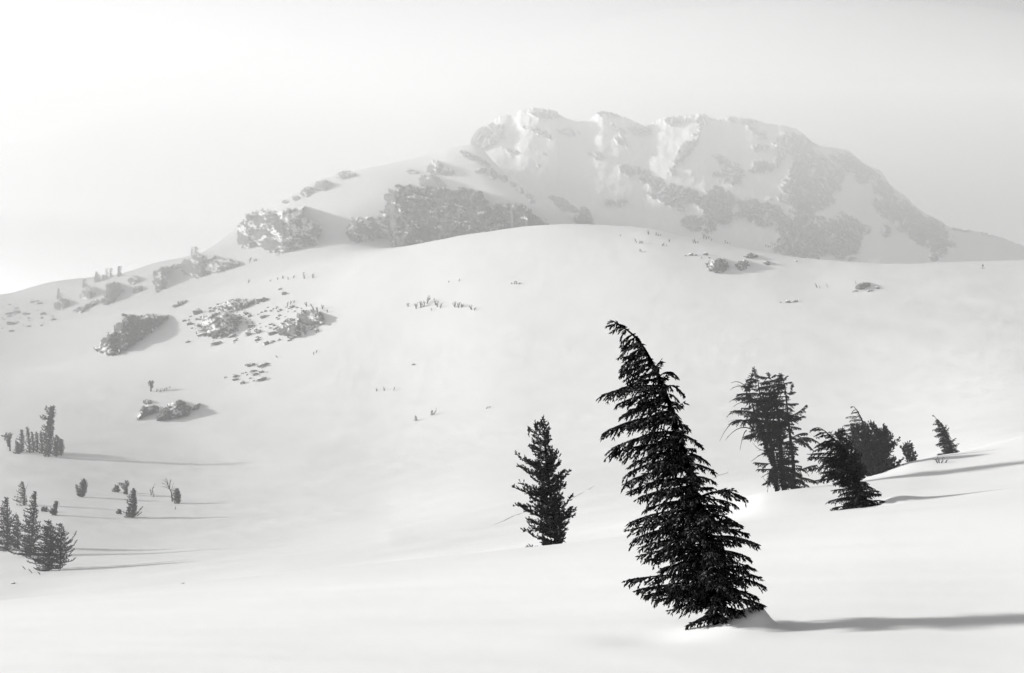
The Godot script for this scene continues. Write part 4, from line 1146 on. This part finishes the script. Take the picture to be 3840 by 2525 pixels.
# foot x, y, top x, y, half widths to the left and right, all in photo pixels
func far_tree(label: String, e: Array, shape: String, n: int, o := {}) -> Node3D:
	var from: float = o.get("from", 70.0)
	var d: float = o.get("d", depth_in(profile(e[0], from), e[1]))
	var sh: Array = SHAPES[shape]
	var crown := []
	for k in sh.size():
		var t := float(k) / (sh.size() - 1)
		var y := lerpf(e[3], e[1], lerpf(0.02, o.get("clear", 0.98), t))
		var x := lerpf(e[2], e[0], t)
		crown.append_array([y, x - e[4] * 1.3 * sh[k], x + e[5] * 1.3 * sh[k]])
	var t := {name = o.get("name", "pine_tree"), label = label, d = d, s = d / o.get("fine", 150.0), r = o.get("r", 0.3) * d / 400.0, seed = int(e[0] * 3 + e[1]), n = int(n * 2.3), kind = o.get("kind", "pine"), tilt = o.get("tilt", 0.15), full = o.get("full", 0.8), least = 0.2, low = 0.9,
		trunk = [e[0], e[1], lerpf(e[0], e[2], 0.35), lerpf(e[1], e[3], 0.4), lerpf(e[0], e[2], 0.8), lerpf(e[1], e[3], 0.75), e[2], e[3]], crown = crown, group = o.get("group", ""), boughs = o.get("boughs", []), bare = o.get("bare", []), forks = 2, bare_s = 0.9, category = o.get("category", "tree")}
	return tree(t)

func twigs(label: String, list: Array, o := {}) -> void:      # [x, y, height, lean] bare sprouts in the snow, one plant
	var g := RandomNumberGenerator.new()
	g.seed = int(list[0][0])
	var from: float = o.get("from", 70.0)
	var d0 := depth_in(profile(list[0][0], from), list[0][1])
	var foot := at(list[0][0], list[0][1], d0)
	var root := thing(o.get("name", "sapling"), label, o.get("category", "sapling"), foot, o.get("group", ""))
	for e in list:
		var d := depth_in(profile(e[0], from), e[1])
		var p := at(e[0], e[1], d) - foot
		var s := d / F
		var h: float = e[2] * s
		var b := Buf.new()
		var sz := d / 110.0
		for k in int(o.get("stems", 3)):
			var q := p + Vector3((e[3] + g.randf_range(-0.35, 0.35)) * h, h * g.randf_range(0.55, 1.0), g.randf_range(-0.3, 0.3) * h)
			b.tube(curve3(p - Vector3(0, 0.1 * h, 0), q, Vector3(0, h * 0.06, 0), 4), taper(0.030 * sz, 0.012 * sz, 5), 3, 0.035)
			for j in int(o.get("tufts", 5)):
				var a := p.lerp(q, g.randf_range(0.35, 1.0))
				var u := Vector3(g.randf_range(-1, 1), g.randf_range(-0.2, 1.0), g.randf_range(-1, 1)).normalized()
				b.sprig(a, a + u * h * g.randf_range(0.10, 0.26), h * 0.035, 0.02, 0.0)
		put("stem", buf_mesh(b), M.leaf, root)

func build_bank() -> void:
	var near := "pines of the dark clump on the left bank"
	far_tree("dark pine cut by the left edge of the frame, leftmost of the big clump", [26, 2066, 28, 1862, 50, 40], "column", 70, {boughs = [[24, 1960, 4, 1900], [26, 1980, 60, 1930]]})
	far_tree("tall pine with a narrow top in the middle of the dark left clump", [112, 2086, 136, 1840, 52, 46], "spire", 95, {boughs = [[125, 1900, 104, 1912], [115, 1990, 90, 1925], [118, 2000, 145, 1960]]})
	far_tree("broad pine at the front of the dark left clump, lowest of all", [182, 2142, 190, 1950, 54, 44], "bush", 90, {})
	far_tree("pine spreading to the right at the end of the dark left clump", [224, 2134, 230, 1962, 36, 54], "bush", 60, {boughs = [[228, 2060, 282, 1998], [228, 2080, 290, 2030], [228, 2100, 280, 2060], [226, 2110, 276, 2098]]})
	far_tree("paler small pine behind the two tall pines of the left clump", [66, 2060, 66, 1930, 30, 26], "bush", 40, {})
	twigs("low bare twigs in the snow in front of the dark left clump", [[120, 2150, 18, -0.8], [150, 2156, 14, -0.5], [95, 2136, 14, -0.9], [220, 2142, 10, 0.3]], {name = "shrub", category = "shrub"})
	far_tree("grey half dead pine standing behind the dark left clump", [90, 1896, 88, 1806, 22, 18], "column", 26, {full = 0.5, bare = [[90, 1870, 66, 1820], [90, 1860, 108, 1812], [90, 1880, 70, 1850]]})
	far_tree("small upright pine just right of the dark left clump", [206, 1934, 217, 1882, 12, 9], "low", 30, {name = "pine_sapling"})
	far_tree("tiny pine tuft left of the small upright pine", [176, 1920, 172, 1905, 10, 8], "bush", 10, {name = "pine_sapling"})
	far_tree("two-lobed bushy pine alone above the dark clump", [307, 1865, 320, 1798, 16, 18], "bush", 44, {name = "bushy_pine", boughs = [[306, 1860, 286, 1826], [306, 1862, 284, 1832], [306, 1862, 288, 1845]]})
	far_tree("tiny pine left of the flag-shaped one", [442, 1847, 441, 1822, 10, 10], "low", 14, {name = "pine_sapling"})
	far_tree("little pine on a bare stem with its top blown out like a flag", [476, 1856, 474, 1804, 17, 17], "flag", 18, {name = "flag_pine"})
	far_tree("bushy pine in two tiers behind its long shadow, centre of the bank", [497, 1942, 506, 1834, 26, 22], "column", 60, {name = "bushy_pine", boughs = [[500, 1935, 532, 1905], [500, 1938, 528, 1925], [498, 1930, 476, 1925]]})
	far_tree("small pine tuft left of the two-tiered pine", [453, 1928, 451, 1913, 7, 6], "bush", 8, {name = "pine_sapling"})
	twigs("thin dead sapling between the flag pine and the bare tree", [[565, 1858, 40, 0.1], [576, 1864, 20, 0.0]], {tufts = 3})
	var d := depth_in(profile(648, 70.0), 1882)
	tree({name = "bare_tree", label = "bare leaning tree with an open crown of twigs on the left bank", d = d, s = d / 90.0, r = 0.16, seed = 71, n = 0, kind = "pine", trunk = [648, 1882, 642, 1846, 632, 1828, 626, 1800], crown = [1800, 600, 650, 1850, 610, 650], forks = 4,
		bare = [[640, 1840, 600, 1812], [636, 1832, 608, 1800], [632, 1826, 614, 1796], [628, 1810, 622, 1792], [636, 1834, 640, 1796], [642, 1842, 652, 1812], [634, 1830, 636, 1800], [641, 1842, 606, 1826], [643, 1848, 655, 1826]]})
	far_tree("dense little pine touching the bare leaning tree", [670, 1889, 666, 1835, 14, 14], "bush", 40, {name = "bushy_pine"})
	twigs("tiny twig in the snow below the bare leaning tree", [[655, 1912, 14, 0.3]], {tufts = 2, stems = 2})
	# the upper row
	far_tree("small pine with an ice-free top at the left end of the upper row", [38, 1692, 30, 1624, 17, 14], "flag", 26, {clear = 0.8})
	far_tree("second pine of the upper row, dense and slightly bent", [79, 1698, 84, 1612, 17, 13], "column", 34, {})
	far_tree("short pine in front of the second pine of the upper row", [67, 1703, 68, 1662, 10, 9], "low", 16, {name = "pine_sapling"})
	far_tree("pine with a bare forked top in the upper row", [111, 1697, 105, 1604, 9, 9], "spire", 24, {full = 0.5, bare = [[108, 1640, 98, 1606], [108, 1640, 112, 1608]]})
	far_tree("thin pine right of the forked top in the upper row", [125, 1696, 122, 1620, 9, 8], "spire", 20, {full = 0.6})
	far_tree("thin pine left of the tall flagged pine in the upper row", [138, 1696, 140, 1622, 8, 9], "spire", 20, {full = 0.6})
	far_tree("narrow dead-topped pine close beside the tall flagged pine", [156, 1702, 156, 1620, 7, 9], "column", 22, {full = 0.6})
	far_tree("tall pine with its top boughs flagged left, highest of the upper row", [181, 1713, 196, 1525, 24, 12], "low", 60, {fine = 95.0, boughs = [[196, 1540, 174, 1528], [197, 1550, 172, 1540], [197, 1556, 178, 1552], [196, 1572, 156, 1568], [196, 1578, 160, 1562], [196, 1566, 172, 1574], [194, 1610, 162, 1600], [193, 1618, 160, 1614], [192, 1600, 186, 1594], [190, 1640, 158, 1634]]})
	far_tree("bushy pine right of the tall flagged pine", [210, 1713, 215, 1634, 15, 12], "bush", 40, {name = "bushy_pine"})
	far_tree("last bushy pine at the right end of the upper row", [228, 1709, 230, 1648, 12, 13], "bush", 32, {name = "bushy_pine"})
	twigs("bare stick standing up behind the bushy pines of the upper row", [[208, 1690, 90, 0.02]], {stems = 1, tufts = 3})
	# sprinkled over the far slope
	far_tree("small pine on the slope above the pair of dark boulders", [566, 1468, 564, 1430, 7, 8], "flag", 16, {name = "pine_sapling", clear = 0.75})
	twigs("low brush right of the small pine above the dark boulders", [[585, 1470, 16, 0.5], [598, 1472, 18, 0.6], [612, 1468, 16, 0.4], [622, 1462, 14, 0.3], [636, 1456, 12, 0.3]], {name = "shrub", category = "shrub", stems = 2, tufts = 4})
	twigs("three tiny saplings in a row in the middle of the open slope", [[1412, 1468, 14, 0.1], [1440, 1466, 16, 0.0], [1476, 1465, 16, 0.1]], {tufts = 6})
	far_tree("left and lower one of two small saplings below the row of three", [1560, 1580, 1558, 1560, 5, 6], "low", 12, {name = "pine_sapling", fine = 320.0, r = 0.08, full = 0.5})
	far_tree("small sapling pair standing close together on the open slope", [1619, 1558, 1620, 1538, 5, 5], "column", 8, {name = "pine_sapling", fine = 320.0, r = 0.08, full = 0.5, boughs = [[1622, 1558, 1638, 1530], [1622, 1558, 1636, 1540]]})
	twigs("wisp of grass left of the head of the bent hemlock", [[1822, 1534, 12, 0.8], [1834, 1530, 8, 0.6]], {stems = 2, tufts = 1})
	twigs("tuft of brush in the centre of the slope, left half", [[1530, 1150, 16, 0.0], [1560, 1158, 26, 0.1], [1578, 1154, 30, 0.1], [1590, 1150, 22, -0.2], [1600, 1140, 34, 0.1]], {name = "shrub", category = "shrub", stems = 4, tufts = 6})
	twigs("thinner brush beside the tuft in the centre of the slope", [[1632, 1146, 30, 0.1], [1640, 1152, 22, -0.2], [1650, 1156, 20, 0.2], [1618, 1164, 12, 0.2]], {name = "shrub", category = "shrub", stems = 3, tufts = 5})
	twigs("right hand tuft of brush in the centre of the slope", [[1706, 1152, 26, -0.2], [1718, 1154, 24, 0.0], [1730, 1154, 20, 0.3], [1768, 1162, 20, -0.2], [1778, 1164, 14, 0.3]], {name = "shrub", category = "shrub", stems = 4, tufts = 6})
	twigs("small dry tuft higher up, right of the brush", [[1930, 1066, 18, 0.1], [1938, 1066, 16, -0.2], [1920, 1066, 10, -0.4], [1946, 1066, 8, 0.5]], {name = "shrub", category = "shrub", stems = 3, tufts = 4})
	twigs("faint pair of twigs left of the small dry tuft", [[1680, 1060, 10, 0.2], [1720, 1056, 12, 0.1]], {stems = 2, tufts = 3})
	twigs("row of low twigs on the slope above the field of broken rocks", [[1040, 1050, 14, 0.2], [1060, 1046, 16, 0.2], [1080, 1050, 14, 0.1], [1100, 1044, 16, 0.2], [1010, 1056, 10, 0.4], [930, 1062, 16, 0.3]], {name = "shrub", category = "shrub", stems = 3, tufts = 4})
	far_tree("thin dead stem at the right end of the row of low twigs", [1140, 1046, 1135, 1020, 4, 4], "spire", 6, {name = "pine_sapling", fine = 320.0, r = 0.08, full = 0.4})
	far_tree("rightmost small stem of the row above the broken rocks", [1172, 1044, 1170, 1026, 5, 4], "column", 6, {name = "pine_sapling", fine = 320.0, r = 0.08, full = 0.4})
	twigs("scrub on the top right corner of the field of broken rocks", [[1150, 1150, 20, -0.3], [1176, 1164, 26, -0.4], [1190, 1172, 22, -0.3], [1208, 1160, 20, 0.1], [1225, 1172, 12, 0.3]], {name = "shrub", category = "shrub", stems = 4, tufts = 5})
	twigs("scrub in the middle of the top edge of the broken rocks", [[1076, 1150, 20, 0.2], [1088, 1142, 20, 0.2], [1100, 1136, 12, 0.3]], {name = "shrub", category = "shrub", stems = 3, tufts = 5})
	twigs("wisps right of the cluster of slabs", [[1040, 1342, 14, -0.4], [1175, 1330, 12, 0.2], [1185, 1322, 10, 0.2]], {stems = 2, tufts = 3})
	# on the ridges
	far_tree("pointed fir on the skyline of the lower ridge, left of a thin dead one", [730, 952, 730, 923, 6, 6], "spire", 18, {name = "fir_tree", kind = "hemlock", tilt = 0.0, fine = 230.0, r = 0.12})
	far_tree("thin dead fir on the skyline beside the pointed fir", [716, 954, 717, 927, 3, 3], "spire", 8, {name = "fir_tree", kind = "hemlock", tilt = 0.0, fine = 230.0, r = 0.12})
	far_tree("tallest veiled fir on the ridge above the blunt outcrop", [441, 1040, 441, 998, 10, 11], "spire", 30, {name = "fir_tree", kind = "hemlock", tilt = 0.0, fine = 230.0, r = 0.12})
	far_tree("thin fir left of the tallest veiled fir", [412, 1044, 410, 1005, 6, 6], "spire", 14, {name = "fir_tree", kind = "hemlock", tilt = 0.0, fine = 230.0, r = 0.12})
	far_tree("leaning thin fir, second left of the tallest veiled fir", [398, 1046, 395, 1006, 5, 6], "spire", 12, {name = "fir_tree", kind = "hemlock", tilt = 0.0, fine = 230.0, r = 0.12})
	far_tree("broad veiled fir at the left of the ridge row", [356, 1060, 357, 1018, 15, 14], "spire", 34, {name = "fir_tree", kind = "hemlock", tilt = 0.0, fine = 230.0, r = 0.12})
	far_tree("low veiled fir between the broad one and the thin ones", [384, 1054, 384, 1030, 10, 9], "bush", 18, {name = "fir_tree", kind = "hemlock", tilt = 0.0, fine = 230.0, r = 0.12})
	far_tree("faint fir left of the broad veiled fir", [310, 1080, 311, 1046, 9, 9], "spire", 18, {name = "fir_tree", kind = "hemlock", tilt = 0.0, fine = 230.0, r = 0.12})
	far_tree("lone faint fir standing over a pale rock near the left edge", [215, 1122, 216, 1080, 12, 10], "spire", 24, {name = "fir_tree", kind = "hemlock", tilt = 0.0, fine = 230.0, r = 0.12})
	twigs("twigs on the slope under the rock streaked with snow", [[935, 984, 22, 0.2], [950, 982, 16, 0.3], [960, 980, 12, 0.3]], {name = "shrub", category = "shrub", stems = 4, tufts = 5})
	var k := 0
	for e in [[2325, 886, 10, 0.3, "leftmost wisp of brush on the brow of the middle slope"], [2390, 912, 22, -0.3, "dead twig on the brow left of the knoll"], [2400, 945, 12, 0.2, "lowest tuft on the brow of the middle slope"], [2432, 880, 18, 0.1, "thin sprout on the brow nearest the spur"], [2460, 884, 16, 0.0, "second thin sprout on the brow near the spur"], [2482, 922, 14, 0.4, "ragged brush left of the stones of the knoll"], [2510, 908, 12, 0.0, "brush on the brow above the small stones"], [2600, 912, 20, 0.2, "stubby sprout right of the brow brush"], [2640, 894, 24, 0.0, "taller tuft on the ridge line above the knoll"], [2668, 902, 12, 0.2, "low tuft on the ridge line above the knoll"], [2720, 912, 12, 0.1, "tuft further down the ridge line above the knoll"], [2872, 926, 10, 0.0, "last sprout on the ridge line right of the knoll"], [3072, 974, 14, 0.0, "lone stick where the knoll runs out"]]:
		twigs(e[4], [[e[0], e[1], e[2], e[3]], [e[0] + 9, e[1] + 2, e[2] * 0.7, e[3] * -1.0], [e[0] + 17, e[1] + 1, e[2] * 0.5, 0.2]] if k % 3 else [[e[0], e[1], e[2], e[3]]], {stems = 3, tufts = 5})
		k += 1
	twigs("small dead trunk on the right slope, left of the jagged ledge", [[3104, 1076, 18, 0.0]], {stems = 1, tufts = 2})
	twigs("bent scrub on the right slope left of the small dead trunk", [[3066, 1080, 20, -0.5], [3076, 1082, 12, -0.3]], {name = "shrub", category = "shrub", stems = 2, tufts = 3})
	twigs("twig beside the top of the jagged ledge", [[3212, 1066, 14, -0.3]], {stems = 1, tufts = 1})
	twigs("thin leafless shrub below the small hemlock at the far right", [[3524, 1738, 30, 0.0], [3530, 1738, 26, 0.3], [3518, 1738, 24, -0.4], [3546, 1736, 16, 0.5]], {name = "shrub", category = "shrub", stems = 3, tufts = 1, from = 95.0})
	ski_track([1838, 1972, 1880, 1958, 1925, 1936, 1990, 1915, 2060, 1895, 2140, 1872, 2200, 1840, 2255, 1808])
	ski_track([2662, 1800, 2690, 1786, 2722, 1776, 2738, 1768])
	skier()

func ski_track(p: Array) -> void:           # a low ridge of snow thrown up along a track
	var pts := PackedVector3Array()
	var r := PackedFloat32Array()
	for k in 31:
		var f := k / 30.0 * (p.size() / 2 - 1)
		var i := mini(int(f), p.size() / 2 - 2)
		var q := Vector2(p[2 * i], p[2 * i + 1]).lerp(Vector2(p[2 * i + 2], p[2 * i + 3]), f - i)
		pts.append(at(q.x, q.y, depth_in(profile(q.x, 110.0), q.y)))
		r.append(0.05 * sin(PI * clampf(k / 30.0, 0.02, 0.98)))
	var b := Buf.new()
	b.tube(pts, r, 6, 0.72)
	tag(put("ski_track", buf_mesh(b), M.rock, self), "faint old ski track curving up the valley", "", "", "structure")

# ---------------------------------------------------------------- a skier far off on the flat
func skier() -> void:
	var px := 3687.0
	var py := 1008.0
	var d := depth_in(profile(px, 300.0), py)
	var foot := at(px, py, d)
	foot.y = on_ground(px, d).y
	var root := thing("person", "lone skier in dark clothes with a pack, tiny on the flat at the right", "person", foot)
	# joints: [point, radius]; skinned as one smooth field
	var J := {hip = [Vector3(0, 0.95, 0), 0.15], chest = [Vector3(-0.05, 1.35, 0), 0.18], neck = [Vector3(-0.08, 1.55, 0), 0.07], head = [Vector3(-0.11, 1.68, 0), 0.11],
		knee_l = [Vector3(-0.10, 0.50, 0.12), 0.09], foot_l = [Vector3(-0.02, 0.06, 0.13), 0.07], knee_r = [Vector3(0.06, 0.50, -0.12), 0.09], foot_r = [Vector3(0.16, 0.06, -0.13), 0.07],
		sh_l = [Vector3(-0.05, 1.45, 0.2), 0.08], el_l = [Vector3(-0.16, 1.18, 0.28), 0.06], ha_l = [Vector3(-0.38, 1.10, 0.30), 0.05], sh_r = [Vector3(-0.05, 1.45, -0.2), 0.08], el_r = [Vector3(-0.10, 1.17, -0.28), 0.06], ha_r = [Vector3(-0.34, 1.05, -0.30), 0.05], toe_l = [Vector3(-0.2, 0.05, 0.13), 0.05], toe_r = [Vector3(-0.02, 0.05, -0.13), 0.05]}
	var bones := [["hip", "chest"], ["chest", "neck"], ["neck", "head"], ["hip", "knee_l"], ["knee_l", "foot_l"], ["foot_l", "toe_l"], ["hip", "knee_r"], ["knee_r", "foot_r"], ["foot_r", "toe_r"], ["chest", "sh_l"], ["sh_l", "el_l"], ["el_l", "ha_l"], ["chest", "sh_r"], ["sh_r", "el_r"], ["el_r", "ha_r"]]
	var cell := 0.035
	var o := Vector3(-0.6, -0.08, -0.5)
	var n := Vector3i(32, 54, 29)
	var fld := PackedFloat32Array()
	fld.resize(n.x * n.y * n.z)
	for z in n.z:
		for y in n.y:
			for x in n.x:
				var p := o + Vector3(x, y, z) * cell
				var acc := 0.0
				for b in bones:
					var a: Vector3 = J[b[0]][0]
					var c: Vector3 = J[b[1]][0]
					var t := clampf((p - a).dot(c - a) / (c - a).length_squared(), 0, 1)
					acc += exp(-40.0 * (p.distance_to(a.lerp(c, t)) - lerpf(J[b[0]][1], J[b[1]][1], t)))
				fld[(z * n.y + y) * n.x + x] = -log(maxf(acc, 1e-30)) / 40.0
	var v := PackedVector3Array()
	var id := PackedInt32Array()
	id.resize(fld.size()); id.fill(-1)
	var corner := [Vector3i(0, 0, 0), Vector3i(1, 0, 0), Vector3i(0, 1, 0), Vector3i(1, 1, 0), Vector3i(0, 0, 1), Vector3i(1, 0, 1), Vector3i(0, 1, 1), Vector3i(1, 1, 1)]
	var edges := [[0, 1], [2, 3], [4, 5], [6, 7], [0, 2], [1, 3], [4, 6], [5, 7], [0, 4], [1, 5], [2, 6], [3, 7]]
	for z in n.z - 1:
		for y in n.y - 1:
			for x in n.x - 1:
				var f := PackedFloat32Array()
				for c in corner: f.append(fld[((z + c.z) * n.y + y + c.y) * n.x + x + c.x])
				var s := Vector3.ZERO
				var m := 0
				for e in edges:
					if (f[e[0]] < 0) != (f[e[1]] < 0):
						s += Vector3(corner[e[0]]).lerp(Vector3(corner[e[1]]), f[e[0]] / (f[e[0]] - f[e[1]]))
						m += 1
				if m:
					id[(z * n.y + y) * n.x + x] = v.size()
					v.append(o + (Vector3(x, y, z) + s / m) * cell)
	var ix := PackedInt32Array()
	var st := [1, n.x, n.x * n.y]
	for z in range(1, n.z - 1):
		for y in range(1, n.y - 1):
			for x in range(1, n.x - 1):
				var k := (z * n.y + y) * n.x + x
				for a in 3:
					if (fld[k] < 0) == (fld[k + st[a]] < 0): continue
					var u: int = st[(a + 1) % 3]
					var w: int = st[(a + 2) % 3]
					var q := [id[k], id[k - u], id[k - u - w], id[k - w]]
					if q.min() < 0: continue
					if fld[k] < 0: q.reverse()
					ix.append_array(PackedInt32Array([q[0], q[1], q[2], q[0], q[2], q[3]]))
	var nv := PackedVector3Array()
	nv.resize(v.size())
	for t in ix.size() / 3:
		var fn := (v[ix[3 * t + 2]] - v[ix[3 * t]]).cross(v[ix[3 * t + 1]] - v[ix[3 * t]])
		for j in 3: nv[ix[3 * t + j]] += fn
	for k in nv.size(): nv[k] = nv[k].normalized()
	var col := PackedColorArray()
	for p in v:
		var q := 0.05 if p.y < 0.95 else (0.03 if p.y < 1.56 else 0.10)
		col.append(Color(q, q, q))
	put("body", array_mesh(v, nv, ix, col), M.leaf, root)
	var pack := BoxMesh.new()
	pack.size = Vector3(0.2, 0.46, 0.3)
	var pk := put("backpack", pack, M.dark, root)
	pk.position = Vector3(0.2, 1.3, 0)
	pk.rotation.z = 0.12
	for side in [-1.0, 1.0]:
		var b := Buf.new()
		b.tube(PackedVector3Array([Vector3(-0.85 + side * 0.08, 0.10, side * -0.13), Vector3(-0.75 + side * 0.08, 0.03, side * -0.13), Vector3(0.75 + side * 0.08, 0.025, side * -0.13)]), PackedFloat32Array([0.02, 0.045, 0.04]), 6, 0.05)
		put("ski", buf_mesh(b), M.leaf, root)
		var c := Buf.new()
		c.tube(PackedVector3Array([Vector3(-0.36, 1.16, side * 0.30), Vector3(-0.15 - side * 0.15, 0.0, side * 0.36)]), PackedFloat32Array([0.014, 0.010]), 5, 0.05)
		put("ski_pole", buf_mesh(c), M.leaf, root)

func _ready() -> void:
	var pitch := atan((HORIZON - CY) / F)
	cp = cos(pitch); sp = sin(pitch)
	# camera
	var cam := Camera3D.new()
	cam.name = "camera"
	cam.position = Vector3(0, EYE, 0)
	cam.rotation.x = pitch
	cam.fov = rad_to_deg(2.0 * atan(1262.5 / F))
	cam.near = 0.1
	cam.far = 6000.0
	add_child(cam)
	cam.current = true
	# sky, haze and exposure
	var sun_dir := Vector3(sin(SUN_AZ) * cos(SUN_EL), sin(SUN_EL), -cos(SUN_AZ) * cos(SUN_EL))
	var env := Environment.new()
	env.background_mode = Environment.BG_SKY
	var sky := Sky.new()
	var pan := PanoramaSkyMaterial.new()
	pan.panorama = sky_picture(sun_dir)
	sky.sky_material = pan
	env.sky = sky
	env.tonemap_mode = Environment.TONE_MAPPER_LINEAR
	env.tonemap_exposure = EXPOSURE
	env.sdfgi_enabled = true
	env.ssao_enabled = true
	env.ssil_enabled = true
	env.volumetric_fog_enabled = true      # the blowing snow lies on the slopes as banks (see build_mist)
	env.volumetric_fog_density = 0.0
	var we := WorldEnvironment.new()
	we.name = "world_environment"
	we.environment = env
	add_child(we)
	var sun := DirectionalLight3D.new()
	sun.name = "sun"
	sun.light_color = Color(1, 0.998, 0.992)
	sun.light_energy = SUN_ENERGY
	sun.light_angular_distance = SUN_SIZE
	sun.shadow_enabled = true
	add_child(sun)
	sun.look_at_from_position(sun_dir * 100.0, Vector3.ZERO)
	materials()
	# the snow and the peak
	build_mist()
	build_ground()
	build_mountain()
	build_trees()
	build_rocks()
	build_bank()
